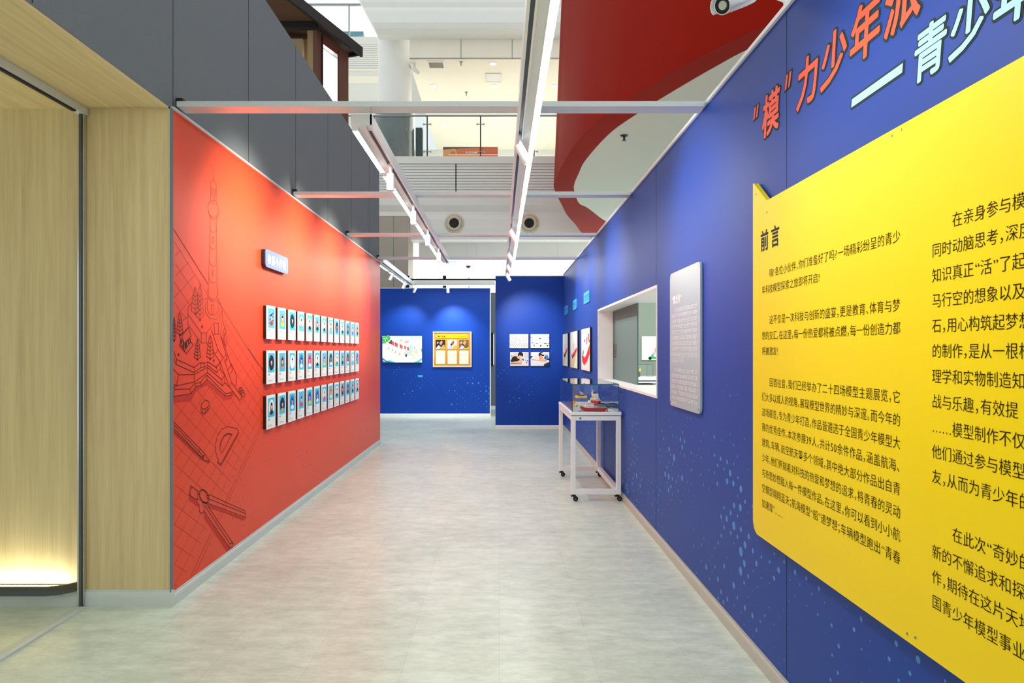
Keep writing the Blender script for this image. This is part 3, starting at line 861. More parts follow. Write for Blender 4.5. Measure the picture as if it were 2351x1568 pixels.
for a, z in ((-3.21, 2.24), (-3.08, 2.13), (-2.1, 2.165), (-2.05, 2.168), (-2.02, .66), (-1.98, .665)):
    b_ = MB()
    b_.cyl(FY.pt(a, z, -.001), FY.pt(a, z, .002), .004, n=10)
    b_.build('screw', M['steel'], t)

# ------------------------------------------------------------------ frosted text panel
t = thing('text_panel', 'pale frosted panel with white paragraphs, screwed to the blue wall beside the window', 'sign', (1.223, 4.5, 1.1))
FP = Fr((1.225, 0, 0), (0, -1, 0), (0, 0, 1))
b_ = MB()
b_.prism(FP, rrect(-4.88, -4.145, 1.113, 2.05, .04), -.014, 0)
b_.build('panel', M['acrylic'], t)
b_ = MB()
write(b_, FP, '“雪龙号”', -4.82, 1.835, .062, bold=.02)
b_.build('panel_title', M['white_ink'], t)
b_ = MB()
for k in range(17):
    z = 1.770 - .0385 * k - (.03 if k > 9 else 0)
    a0 = -4.76 if k in (0, 10) else -4.83
    a1 = -4.50 if k == 9 else (-4.70 if k == 16 else -4.20)
    scribble(b_, FP, a0, a1, z, .026, 100 + k)
b_.build('panel_paragraphs', M['white_ink'], t)
for a in (-4.85, -4.175):
    for z in (1.14, 2.02):
        b_ = MB()
        b_.cyl(FP.pt(a, z, -.0175), FP.pt(a, z, .003), .006, n=10)
        b_.build('screw', M['chrome'], t)

# ------------------------------------------------------------------ three cyan name plates and three ship prints
ords = ['nearest the window', 'middle one of the three', 'farthest, by the blue corner']
for k, (y0, y1, z0, z1) in enumerate(((9.30, 9.90, 2.178, 2.337), (10.86, 11.38, 2.178, 2.337), (12.30, 12.83, 2.178, 2.332))):
    F = Fr((X0 - .015, 0, 0), (0, -1, 0), (0, 0, 1))
    b_ = MB()
    b_.prism(F, rrect(-y1, -y0, z0, z1, .02), -.0135, 0, 0)
    o = b_.build('name_plate', M['cyan'])
    tag(o, 'rounded cyan name plate on the right wall, ' + ords[k], 'sign', 'cyan name plates')
    b_ = MB()
    scribble(b_, F, -y1 + .09, -y0 - .04, (z0 + z1) / 2 - .01, .05, 60 + k)
    scribble(b_, F, -y1 + .12, -y0 - .1, (z0 + z1) / 2 - .05, .025, 70 + k)
    b_.build('plate_lettering', mat('navy print', (36, 104, 170), .5), o)

ship_lab = ['print of a tilted red ship hull on white, nearest the window', 'print of a red and maroon ship on a tan ground, the middle of three', 'print of a dark keeled red ship, farthest of the three in the corner']
WH, RD, TN, MR, DK, GR = lin((232, 238, 234)), lin((226, 40, 30)), lin((228, 206, 158)), lin((140, 44, 40)), lin((30, 28, 32)), lin((30, 84, 70))
for k, (y0, y1) in enumerate(((9.12, 10.07), (10.57, 11.62), (12.08, 13.02))):
    z0, z1 = 1.222, 1.822
    F = Fr((X0 - .028, 0, 0), (0, -1, 0), (0, 0, 1))
    b_ = MB()
    b_.fbox(F, -y1, -y0, z0, z1, -.027, 0, 0)
    o = b_.build('ship_print', [M['black']])
    tag(o, ship_lab[k], 'picture', 'ship prints on the right wall')
    w, h = y1 - y0, z1 - z0
    P = lambda u, v: (-y1 + u * w, z0 + v * h)
    b_ = MB()
    b_.flat(F, [P(.006, .008), P(.994, .008), P(.994, .992), P(.006, .992)], .001, 0, WH)
    PL = lambda col, c, *uv: b_.flat(F, [P(*x) for x in uv], c, 0, col)
    if k == 0:
        PL(RD, .0014, (.10, .22), (.36, .12), (.70, .22), (.98, .40), (.98, .62), (.62, .38), (.40, .30), (.12, .40))
        PL(GR, .0018, (.12, .34), (.24, .32), (.30, .42), (.26, .52), (.20, .44))
        PL(WH, .0022, (.16, .36), (.24, .36), (.22, .42))
        PL(RD, .0018, (.62, .62), (.70, .62), (.74, .78), (.66, .80)), PL(RD, .0018, (.80, .72), (.90, .70), (.92, .86), (.82, .86))
        PL(GR, .0018, (.36, .70), (.46, .66), (.48, .72), (.40, .76)), PL(DK, .0018, (.88, .68), (.98, .66), (.98, .74))
    else:
        PL(TN, .0012, (.03, .02), (.50, .02) if k == 1 else (.30, .02), (.98, .46) if k == 1 else (.98, .52), (.98, .56), (.4, .30), (.03, .24) if k == 1 else (.03, .16))
        PL(RD, .0014, (.10, .42), (.34, .26), (.66, .36), (.94, .52), (.94, .56), (.60, .48), (.40, .40), (.24, .36), (.12, .44))
        PL(MR if k == 1 else DK, .0016, (.14, .34), (.30, .25), (.62, .33), (.94, .50), (.60, .40), (.34, .32))
        PL(WH, .0018, (.34, .40), (.60, .46), (.58, .52), (.36, .46))
        for u in (.40, .52, .72):
            PL(lin((206, 110, 100)), .0018, (u, .48), (u + .03, .48), (u + .02, .68), (u, .68))
    b_.build('printed_picture', M['ink'], o, ink=True)

# ------------------------------------------------------------------ sign and 39 portrait cards on the red wall
F = Fr((-1.892, 0, 0), (0, 1, 0), (0, 0, 1))
b_ = MB()
b_.prism(F, rrect(5.50, 6.08, 2.185, 2.33, .03), -.037, -.006, 1)
b_.prism(F, rrect(5.50, 6.08, 2.185, 2.33, .03), -.006, 0, 0)
o = b_.build('heading_plate', [M['ice_blue'], M['black']])
tag(o, 'rounded pale blue plate with white characters above the portrait cards', 'sign')
b_ = MB()
write(b_, F, '参展小作者', 5.545, 2.222, .086, bold=.035, fit=.48)
b_.build('plate_lettering', M['white_ink'], o)

FC = Fr((0, 0, 0), (0, 1, 0), (0, 0, 1))
cw, chh, cth = .207, .277, .034
board_m = MB()
board_m.fbox(FC, 0, cw, 0, chh, 0, cth)
mesh_cache = {}


def shared(name, mats, key, fill, parent, ink=False):
    if key not in mesh_cache:
        mb = MB()
        fill(mb)
        o = mb.build(name, mats, None, ink=ink)
        mesh_cache[key] = o
        o.parent = parent
        return o
    o = mesh_cache[key].copy()
    C.objects.link(o)
    o.parent = parent
    return o


def f_board(mb): mb.fbox(FC, .004, cw - .004, .004, chh - .004, 0, cth - .008)
def f_face(mb): mb.fbox(FC, 0, cw, 0, chh, cth - .008, cth)
def f_blue(mb): mb.rect(FC, .024, cw - .022, .093, .254, cth + .0006)
def f_cap(mb):
    g = lin((90, 104, 104))
    scribble(mb, FC, .026, .075, .068, .015, 3, cth + .0006, 0, g)
    mb.rect(FC, .024, cw - .022, .0575, .0585, cth + .0006, 0, lin((200, 205, 205)))
    scribble(mb, FC, .026, .045, .038, .009, 4, cth + .0006, 0, lin((150, 160, 160)))
    scribble(mb, FC, .026, .125, .020, .011, 5, cth + .0006, 0, lin((140, 152, 152)))


WT, NV, BK, BL, RDD, YL, GY, PK, GN, TNN, SK, LB = (246, 246, 246), (28, 34, 74), (30, 28, 36), (52, 116, 206), (224, 54, 66), (248, 214, 40), (150, 152, 170), (240, 60, 130), (70, 170, 70), (206, 160, 120), (236, 196, 176), (120, 180, 230)
# background, hair, top, long hair, and the words for each
CARDS = [
 [(LB, NV, RDD, 0, 'striped blue backdrop and red top'), (GY, BK, YL, 0, 'grey backdrop and yellow top'), (NV, BK, NV, 1, 'dark backdrop and pale face'), (WT, BK, GY, 0, 'white backdrop and grey collar'), (WT, BK, BK, 0, 'white backdrop and black jacket'), (GY, BK, BK, 0, 'grey backdrop and dark top'), (WT, BK, NV, 0, 'white backdrop and navy top'), (WT, NV, GY, 1, 'white backdrop and long navy hair'), (NV, BK, BL, 0, 'navy backdrop and blue top'), (WT, BK, BK, 0, 'white backdrop and black top'), (BL, NV, NV, 0, 'blue backdrop and navy top'), (LB, NV, BL, 0, 'pale blue backdrop and blue top'), (GY, BK, NV, 1, 'grey backdrop and long dark hair')],
 [(NV, BK, BK, 1, 'dark backdrop and long black hair'), (GY, BK, GY, 1, 'grey backdrop and long dark hair'), (WT, BK, WT, 0, 'white backdrop and white top'), (BL, BK, WT, 0, 'blue backdrop and white top'), (PK, NV, WT, 0, 'pink backdrop and white top'), (WT, BK, BK, 0, 'white backdrop and black jacket'), (LB, BK, YL, 0, 'pale blue backdrop and yellow top'), (NV, GY, WT, 0, 'navy backdrop and white top'), (WT, BK, GN, 0, 'white backdrop and green top'), (LB, NV, NV, 0, 'pale blue backdrop and navy top'), (NV, RDD, WT, 1, 'navy backdrop and reddish long hair'), (WT, BK, LB, 0, 'white backdrop and pale blue top'), (BL, NV, GY, 0, 'blue backdrop and grey top')],
 [(WT, BK, NV, 1, 'white backdrop and long straight hair'), (NV, BK, TNN, 1, 'navy backdrop and tan top'), (BL, NV, WT, 0, 'blue backdrop and white sleeve'), (LB, BK, RDD, 0, 'pale blue backdrop and red top'), (BL, BK, YL, 0, 'blue backdrop and yellow top'), (BL, BK, WT, 0, 'blue backdrop and white top'), (WT, BK, PK, 0, 'white backdrop and pink top'), (TNN, BK, WT, 0, 'tan backdrop and white top'), (WT, BK, NV, 0, 'white backdrop and navy tie'), (RDD, BK, NV, 1, 'red backdrop and long hair'), (BL, NV, NV, 0, 'blue backdrop and navy top'), (LB, BK, BK, 0, 'pale blue backdrop and black top'), (WT, NV, BK, 1, 'white backdrop and long navy hair')]]
ORD = ['first', 'second', 'third', 'fourth', 'fifth', 'sixth', 'seventh', 'eighth', 'ninth', 'tenth', 'eleventh', 'twelfth', 'last']
ROW = ['top', 'middle', 'bottom']
skyblue = mat('sky blue print', (62, 200, 236), .5, var=.02)
card_white = mat('white card', (244, 246, 246), .5, var=.01)
for r in range(3):
    for k in range(13):
        bg, hair, top, lng, words = CARDS[r][k]
        t = thing('portrait_card', 'white portrait card, %s, %s from left in the %s row' % (words, ORD[k], ROW[r]), 'picture', (-1.93, 5.546 + .2846 * k, 1.5995 - .3705 * r), 'portrait cards on the red wall')
        for nm, mm_, fn, ik in (('backing_board', M['black'], f_board, 0), ('card_face', card_white, f_face, 0), ('blue_field', skyblue, f_blue, 0), ('caption', M['ink'], f_cap, 1)):
            shared(nm, mm_, nm, fn, t, ink=bool(ik))
        mb = MB()
        cx, cy, cr, c0 = cw / 2, .1735, .064, cth + .0012
        mb.disc(FC, cx, cy, cr, None, c0, 0, lin(bg), 28)
        if words.startswith('striped'):
            for d in (-.03, 0, .03):
                mb.flat(FC, [(cx - .05, cy + d - .02), (cx + .05, cy + d + .01), (cx + .05, cy + d + .022), (cx - .05, cy + d - .008)], c0 + .0004, 0, lin((30, 70, 190)))
        sh = [(cx + cr * .97 * math.cos(R(a)), cy + cr * .97 * math.sin(R(a))) for a in range(222, 319, 8)]
        mb.flat(FC, sh + [(cx + .026, cy - .026), (cx + .012, cy - .018), (cx - .012, cy - .018), (cx - .026, cy - .026)], c0 + .0006, 0, lin(top))
        if lng:
            mb.flat(FC, [(cx - .027, cy - .03), (cx + .027, cy - .03), (cx + .026, cy + .02), (cx + .014, cy + .042), (cx - .014, cy + .042), (cx - .026, cy + .02)], c0 + .0008, 0, lin(hair))
        mb.rect(FC, cx - .007, cx + .007, cy - .024, cy, c0 + .0010, 0, lin((224, 178, 156)))
        mb.disc(FC, cx, cy + .008, .018, .024, c0 + .0012, 0, lin(SK), 16)
        mb.disc(FC, cx, cy + .016, .0195, .021, c0 + .0014, 0, lin(hair), 14, 0, math.pi)
        for s_ in (-1, 1):
            mb.disc(FC, cx + s_ * .007, cy + .009, .0022, .0014, c0 + .0016, 0, lin(BK), 8)
        mb.rect(FC, cx - .005, cx + .005, cy - .006, cy - .0045, c0 + .0016, 0, lin((180, 90, 84)))
        mb.v = [v + t.location for v in mb.v]
        mb.build('portrait_photo', M['ink'], t, ink=True)

# ------------------------------------------------------------------ back wall: screen, cork board, label
def pict(mb, F, a0, b0, w, h):
    def pl(rgb, c, *uv):
        mb.flat(F, [(a0 + u * w, b0 + v * h) for u, v in uv], c, 0, lin(rgb))
    return pl


t = thing('television', 'bright wall screen showing a white building with red windows on the blue back wall', 'screen', (-2.2, 15.47, 1.4))
a0, a1, z0, z1 = -2.658, -1.752, 1.237, 1.847
b_ = MB()
b_.fbox(FB, a0, a1, z0, z1, .02, .05)
b_.build('casing', M['black'], t, bevel=.004)
b_ = MB()
b_.fbox(FB, -2.45, -1.95, 1.42, 1.66, 0, .021)
b_.build('wall_mount', M['dark_steel'], t)
b_ = MB()
F = Fr((0, 15.419, 0), (1, 0, 0), (0, 0, 1))
P = pict(b_, F, a0 + .004, z0 + .004, a1 - a0 - .008, z1 - z0 - .008)
P((250, 254, 255), .0005, (0, 0), (1, 0), (1, 1), (0, 1))
P((40, 190, 80), .001, (0, .72), (.06, .70), (.20, .88), (.20, 1), (0, 1))
rr = random.Random(5)
for k in range(34):
    u, v = rr.uniform(0, .19), rr.uniform(.76, .99)
    P((200, 255, 210) if k % 2 else (10, 130, 60), .0015, (u, v), (u + .02, v + .01), (u + .012, v + .045), (u - .004, v + .03))
P((216, 250, 250), .001, (.22, .86), (.28, 1), (1, 1), (1, .80), (.78, .70), (.62, .62))
P((236, 255, 255), .0015, (.70, .66), (1, .88), (1, .40), (.78, .28), (.76, .52))
P((70, 24, 40), .0015, (.15, .74), (.22, .86), (.29, .76), (.30, .70), (.24, .68))
for u0, u1, v0, v1 in ((.235, .29, .80, .66), (.31, .385, .775, .61), (.44, .51, .70, .53), (.55, .60, .64, .50), (.62, .67, .60, .46)):
    d = (u1 - u0) * .7
    P((210, 40, 50), .002, (u0, v1 + d * .5), (u1, v1 - d * .4), (u1, v0 - d), (u0, v0))
    P((250, 150, 140), .0025, ((u0 + u1) / 2 - .004, v1 + .01), ((u0 + u1) / 2 + .004, v1), ((u0 + u1) / 2 + .004, v0 - d * .5), ((u0 + u1) / 2 - .004, v0 - d * .5))
P((220, 110, 40), .002, (.15, .745), (.41, .575), (.41, .555), (.15, .725))
P((236, 120, 60), .002, (.44, .545), (.52, .50), (.52, .48), (.44, .53))
P((255, 190, 160), .002, (.44, .86), (.50, .90), (.51, .78), (.45, .80))
P((255, 180, 150), .002, (.55, .78), (.66, .86), (.67, .74), (.56, .72))
P((180, 226, 232), .0018, (.65, .62), (.76, .68), (.74, .30), (.62, .24), (.60, .40))
for u, v in ((.155, .50), (.24, .43), (.33, .36), (.43, .29)):
    P((20, 70, 90), .002, (u, v), (u + .016, v - .008), (u + .018, v + .07), (u + .002, v + .08))
    P((250, 210, 110), .002, (u - .06, v - .01), (u - .01, v - .05), (u - .005, v - .01), (u - .05, v + .03))
P((14, 40, 36), .0025, (.575, .22), (.618, .20), (.62, .32), (.58, .33))
P((250, 200, 170), .002, (.55, .40), (.60, .46), (.65, .40), (.65, .30), (.63, .30), (.62, .36), (.58, .37), (.57, .28), (.55, .30))
for k in range(26):
    u, v = rr.uniform(.72, .9), rr.uniform(.12, .42)
    P((246, 250, 150) if k % 3 else (150, 220, 60), .003, (u, v), (u + .025, v + .004), (u + .02, v + .04), (u - .004, v + .03))
P((40, 120, 150), .002, (0, 0), (.26, 0), (.16, .06), (.10, .07), (0, .19))
P((240, 255, 255), .0025, (0, .09), (.05, .06), (.06, .02), (.02, .06))
P((30, 210, 170), .002, (.18, .10), (.33, 0), (.26, 0), (.14, .08)), P((30, 190, 60), .003, (.28, .0), (.33, 0), (.31, .02))
P((40, 200, 190), .002, (.80, .0), (.92, .0), (1, .10), (1, .16)), P((120, 230, 60), .003, (.85, 0), (.90, 0), (.88, .03))
P((40, 200, 90), .002, (.97, .48), (1, .55), (1, .35)), P((250, 130, 110), .002, (.80, .50), (.82, .52), (.82, .60), (.80, .58)), P((250, 130, 110), .002, (.85, .42), (.87, .44), (.87, .50), (.85, .48))
b_.build('screen', M['screen'], t, ink=True)

t = thing('cork_board', 'oak framed cork notice board with photos and cards on the blue back wall', 'notice board', (-1.07, 15.47, 1.1))
a0, a1, z0, z1 = -1.512, -.632, 1.137, 1.943
b_ = MB()
b_.fbox(FB, a0 + .02, a1 - .02, z0 + .02, z1 - .02, 0, .018)
b_.build('cork_sheet', M['cork'], t)
b_ = MB()
for q4 in ((a0, a1, z0, z0 + .026), (a0, a1, z1 - .026, z1), (a0, a0 + .026, z0 + .026, z1 - .026), (a1 - .026, a1, z0 + .026, z1 - .026)):
    b_.fbox(FB, *q4, 0, .032)
b_.build('frame', mat('pale oak frame', (240, 216, 164), .5), t, bevel=.003)
b_ = MB()
b_.prism(FB, rrect(a0 + .085, a1 - .09, z1 - .15, z1 - .072, .038), .018, .026, 0)
o = b_.build('title_strip', M['yellow'], t)
b_ = MB()
F = Fr((0, 15.4437, 0), (1, 0, 0), (0, 0, 1))
write(b_, F, '制作日志', a0 + .115, z1 - .128, .044, bold=.03)
scribble(b_, F, a0 + .54, a1 - .12, z1 - .124, .022, 9)
b_.build('strip_lettering', M['ink_black'], o)
cards = [((24, 26, 30), (200, 140, 110), (190, 200, 220), (230, 150, 40)), ((214, 206, 196), (140, 84, 70), (180, 184, 200), (232, 170, 90)), ((120, 84, 66), (232, 160, 60), (190, 196, 200), (84, 84, 60))]
for k in range(3):
    x0 = a0 + .065 + .267 * k
    b_ = MB()
    b_.fbox(FB, x0, x0 + .215, z1 - .405, z1 - .19, .018, .022, 0, lin(cards[k][0]))
    F = Fr((0, 15.448, 0), (1, 0, 0), (0, 0, 1))
    P = pict(b_, F, x0, z1 - .405, .215, .215)
    c = cards[k]
    P((236, 170, 60), .0006, (.35, 0), (1, 0), (1, .30), (.62, .22))
    P(c[1], .001, (.36, .62), (.60, .96), (.74, .80), (.62, .50), (.46, .46))
    P(c[2], .0014, (.02, .12), (.30, .46), (.56, .24), (.34, .02), (.04, .02))
    P(c[3], .0018, (.52, .20), (.84, .52), (.98, .40), (.80, .12))
    P((20, 22, 24), .002, (.30, .55), (.42, .36), (.52, .44), (.40, .62)), P((240, 240, 236), .002, (.10, .66), (.24, .82), (.30, .74), (.18, .60))
    b_.build('photo', M['ink'], t, ink=True)
    b_ = MB()
    n_ = .022
    b_.prism(FB, [(x0 + .004, z0 + .07), (x0 + .212, z0 + .07), (x0 + .212, z1 - .45), (x0 + .212 - n_, z1 - .43), (x0 + n_, z1 - .43), (x0 + .004, z1 - .45)], .018, .023, 0, col=lin((238, 234, 210)))
    for q_ in range(4):
        scribble(b_, Fr((0, 15.447, 0), (1, 0, 0), (0, 0, 1)), x0 + .03, x0 + .19, z1 - .49 - .022 * q_, .011, 20 + q_ + 5 * k, .0006, 0, lin((206, 202, 176)))
    b_.build('note_card', M['ink'], t, ink=True)
b_ = MB()
b_.fbox(FB, -1.852, -1.748, .905, .955, 0, .006)
tag(b_.build('caption_label', M['cyan']), 'tiny cyan caption label under the wall screen', 'label')

# ------------------------------------------------------------------ four photo panels on the end wall
def photo_panel(a0, a1, z0, z1, label, paint):
    b_ = MB()
    b_.fbox(FE, a0, a1, z0, z1, 0, .028)
    o = b_.build('photo_panel', M['black'])
    tag(o, label, 'picture', 'photo panels on the end wall')
    b_ = MB()
    F = Fr((0, 13.0715, 0), (1, 0, 0), (0, 0, 1))
    paint(pict(b_, F, a0, z0, a1 - a0, z1 - z0))
    b_.build('printed_photo', M['ink'], o, ink=True)


def p_crowd(P):
    P((236, 244, 236), .0004, (0, 0), (1, 0), (1, 1), (0, 1))
    rr = random.Random(2)
    for j in range(9):
        for i in range(9):
            u, v = (i + .15 + (j % 2) * .5) / 9.6 + rr.uniform(-.02, .02), (j + .2) / 9.4 + rr.uniform(-.02, .02)
            s = .055 - .02 * v
            col = rr.choice([(24, 66, 66), (30, 90, 84), (20, 40, 52), (70, 120, 110), (40, 80, 150), (30, 50, 40)])
            P(col, .0008, (u, v), (u + s * .8, v + s * .4), (u + s, v + s * 1.4), (u + s * .3, v + s))


def p_hall(P):
    P((238, 244, 248), .0004, (0, 0), (1, 0), (1, 1), (0, 1))
    P((214, 228, 240), .0006, (0, .72), (.42, .58), (.58, .58), (1, .72), (1, .55), (0, .55))
    for k in range(9):
        u = k / 8
        P((150, 180, 210), .0008, (u, .60 + .18 * abs(u - .5)), (u + .012, .60 + .18 * abs(u - .5)), (.5 + (u - .5) * .5 + .006, .53), (.5 + (u - .5) * .5, .53))
    P((30, 60, 110), .001, (.45, .64), (.55, .64), (.55, .71), (.45, .71))
    P((60, 130, 200), .001, (0, .76), (.10, .74), (.10, .77), (0, .80)), P((60, 130, 200), .001, (1, .76), (.90, .74), (.90, .77), (1, .80))
    P((250, 240, 214), .0008, (0, .02), (1, .02), (1, .26), (0, .26))
    rr = random.Random(8)
    for k in range(46):
        v = rr.uniform(.26, .54)
        u = rr.uniform(0, 1)
        s = .012 + (.54 - v) * .12
        if abs(u - .5) < .1 and v > .4:
            continue
        P(rr.choice([(70, 96, 120), (110, 140, 160), (180, 190, 200), (50, 70, 90)]), .001, (u, v), (u + s, v), (u + s, v + s), (u, v + s * .8))
    for u, v, s in ((.14, .13, .10), (.48, .10, .12), (.84, .10, .13), (.30, .28, .08), (.72, .27, .09)):
        P((36, 84, 110), .0012, (u, v + s), (u + s, v + s), (u + s * .7, v + s * .2), (u + s * .4, v)), P((24, 40, 50), .0014, (u + s * .2, v + s * .6), (u + s * .5, v + s * .7), (u + s * .5, v), (u + s * .35, v - .02))


def ell(P, rgb, c, u, v, ru, rv, n=14):
    P(rgb, c, *[(u + ru * math.cos(2 * math.pi * i / n), v + rv * math.sin(2 * math.pi * i / n)) for i in range(n)])


def p_boy_black(P):
    P((232, 232, 236), .0004, (0, 0), (1, 0), (1, 1), (0, 1))
    P((236, 160, 60), .0006, (.06, .80), (.12, .84), (.12, .62), (.07, .58)), P((214, 206, 198), .0005, (.18, .95), (.42, .95), (.42, .60), (.18, .60)), P((206, 210, 216), .0006, (.74, .98), (1, .96), (1, .50), (.76, .60))
    P((22, 22, 24), .0010, (.02, .36), (.14, .66), (.22, .70), (.32, .70), (.40, .72), (.46, .60), (.54, .42), (.50, .32), (.20, .28), (.04, .30))
    P((232, 178, 150), .0012, (.36, .70), (.44, .82), (.52, .66), (.46, .50), (.38, .58))
    ell(P, (236, 184, 156), .0014, .53, .66, .10, .16)
    P((22, 20, 22), .0016, (.42, .72), (.43, .92), (.50, 1.0), (.62, 1.0), (.70, .90), (.71, .72), (.67, .66), (.62, .74), (.50, .76), (.46, .70))
    P((236, 184, 150), .0018, (.02, .20), (.02, .28), (.40, .34), (.60, .50), (.72, .44), (.76, .26), (.66, .22), (.40, .20))
    P((120, 50, 46), .0016, (.02, .14), (.02, .19), (.60, .18), (.62, .14)), P((246, 236, 226), .002, (.66, .40), (.74, .40), (.78, .28), (.72, .20), (.64, .26))
    P((50, 120, 220), .0022, (.62, .50), (.74, .52), (.78, .40), (.70, .38)), P((90, 190, 150), .002, (.82, .48), (.86, .50), (.88, .34), (.82, .32)), P((206, 40, 40), .0022, (.84, .20), (.93, .20), (.90, .34)), P((40, 60, 70), .0022, (.90, .44), (.95, .44), (.99, .30), (.95, .30)), P((240, 140, 150), .0024, (.64, .58), (.72, .58), (.73, .53), (.65, .53))


def p_boy_white(P):
    P((232, 236, 242), .0004, (0, 0), (1, 0), (1, 1), (0, 1))
    P((240, 180, 80), .0006, (0, .98), (.05, .98), (.05, .80), (0, .80)), P((50, 70, 90), .0006, (0, .74), (.12, .72), (.10, .58), (0, .52)), P((250, 250, 250), .0006, (.06, .96), (.38, .98), (.38, .80), (.08, .78))
    P((226, 228, 238), .0010, (.0, .50), (.16, .78), (.30, .84), (.42, .80), (.46, .60), (.40, .46), (.06, .42))
    ell(P, (226, 160, 124), .0012, .54, .64, .10, .16)
    P((24, 22, 26), .0014, (.42, .82), (.46, .94), (.56, 1), (.66, .98), (.74, .88), (.72, .72), (.62, .72), (.54, .80), (.48, .70), (.44, .72))
    P((244, 244, 248), .0016, (.56, .90), (.72, .96), (.74, .84), (.66, .80))
    P((50, 140, 226), .0016, (.72, .56), (.78, .76), (.94, .74), (.98, .54), (.84, .46)), P((240, 150, 160), .0018, (.76, .82), (.92, .84), (.92, .76), (.77, .74)), P((20, 40, 90), .0018, (.74, .62), (.84, .66), (.80, .52), (.73, .54))
    P((28, 34, 50), .0012, (.76, .30), (1, .36), (1, .54), (.86, .50), (.80, .40)), P((30, 40, 70), .0008, (.70, .0), (1, 0), (1, .26), (.74, .18))
    P((236, 180, 140), .002, (.02, .42), (.06, .52), (.40, .44), (.62, .56), (.82, .48), (.88, .36), (.70, .30), (.40, .36))
    P((232, 236, 244), .0016, (.02, .04), (.0, .34), (.62, .38), (.98, .44), (.98, .28), (.70, .14), (.40, .02), (.1, .0)), P((150, 84, 50), .0018, (.74, .16), (.96, .28), (.98, .24), (.78, .14)), P((206, 60, 80), .0024, (.74, .34), (.80, .38), (.80, .32))


u_ = 13.1 / 1560
photo_panel(.198, .557, 1.557, 1.826, 'photo panel of a hall crowded with dark figures at white desks, upper left of four', p_crowd)
photo_panel(.601, .960, 1.559, 1.826, 'photo panel of a long hall with rows of empty desks, upper right of four', p_hall)
photo_panel(.206, .563, 1.214, 1.480, 'photo panel of a boy in black bending over a model, lower left of four', p_boy_black)
photo_panel(.601, .960, 1.214, 1.481, 'photo panel of a boy in white working with a blue bottle, lower right of four', p_boy_white)

# ------------------------------------------------------------------ glass display case
cx0, cx1, cy0, cy1 = .715, 1.213, 6.77, 8.165
case = thing('display_case', 'white steel display case on castors with a glass top beside the right wall', 'display case', (.96, 7.47, 0))
L_ = .046
for x in (cx0, cx1 - L_):
    for y in (cy0, cy1 - L_):
        b_ = MB()
        b_.box(x, x + L_, y, y + L_, .07, .852)
        b_.build('leg', M['white_metal'], case, bevel=.003)
b_ = MB()
b_.box(cx0 + L_, cx1 - L_, cy0, cy0 + L_, .808, .852)
b_.box(cx0 + L_, cx1 - L_, cy1 - L_, cy1, .808, .852)
b_.box(cx0, cx0 + L_, cy0 + L_, cy1 - L_, .808, .852)
b_.box(cx1 - L_, cx1, cy0 + L_, cy1 - L_, .808, .852)
b_.build('apron', M['white_metal'], case, bevel=.002)
b_ = MB()
b_.box(cx0 + L_, cx1 - L_, cy0, cy0 + L_, .07, .122)
b_.box(cx0 + L_, cx1 - L_, cy1 - L_, cy1, .07, .122)
b_.box(cx1 - L_, cx1, cy0 + L_, cy1 - L_, .07, .122)
b_.build('bottom_rail', M['white_metal'], case, bevel=.002)
b_ = MB()
for q4 in ((cx0 - .003, cx1 + .003, cy0 - .003, cy0 + .02), (cx0 - .003, cx1 + .003, cy1 - .02, cy1 + .003), (cx0 - .003, cx0 + .02, cy0 + .02, cy1 - .02), (cx1 - .02, cx1 + .003, cy0 + .02, cy1 - .02)):
    b_.box(*q4, .858, .892)
b_.build('top_frame', M['white_metal'], case, bevel=.002)
b_ = MB()
b_.box(cx0 + .01, cx1 - .01, cy0 + .01, cy1 - .01, .852, .858)
b_.build('shadow_gap', M['dark_steel'], case)
b_ = MB()
b_.box(cx0 + .02, cx1 - .02, cy0 + .02, cy1 - .02, .858, .888)
b_.build('display_floor', M['felt'], case)
b_ = MB()
b_.cyl((.806, cy0 - .006, .83), (.806, cy0 + .002, .83), .009, n=14)
b_.build('lock', M['dark_steel'], case)
gx0, gx1, gy0, gy1, gz0, gz1, g_ = cx0 + .009, cx1 - .018, cy0 + .009, cy1 - .009, .892, 1.172, .008


def pane(name, x0, x1, y0, y1, z0, z1, parent):
    d = (x1 - x0, y1 - y0, z1 - z0)
    ax = d.index(min(d))
    mb = MB()
    mb.box(x0, x1, y0, y1, z0, z1)
    # box faces come as: bottom, top, front, back, left, right
    big = {0: (4, 5), 1: (2, 3), 2: (0, 1)}[ax]
    mb.m = [0 if i in big else 1 for i in range(6)]
    return mb.build(name, [M['glass'], M['glass_edge']], parent)


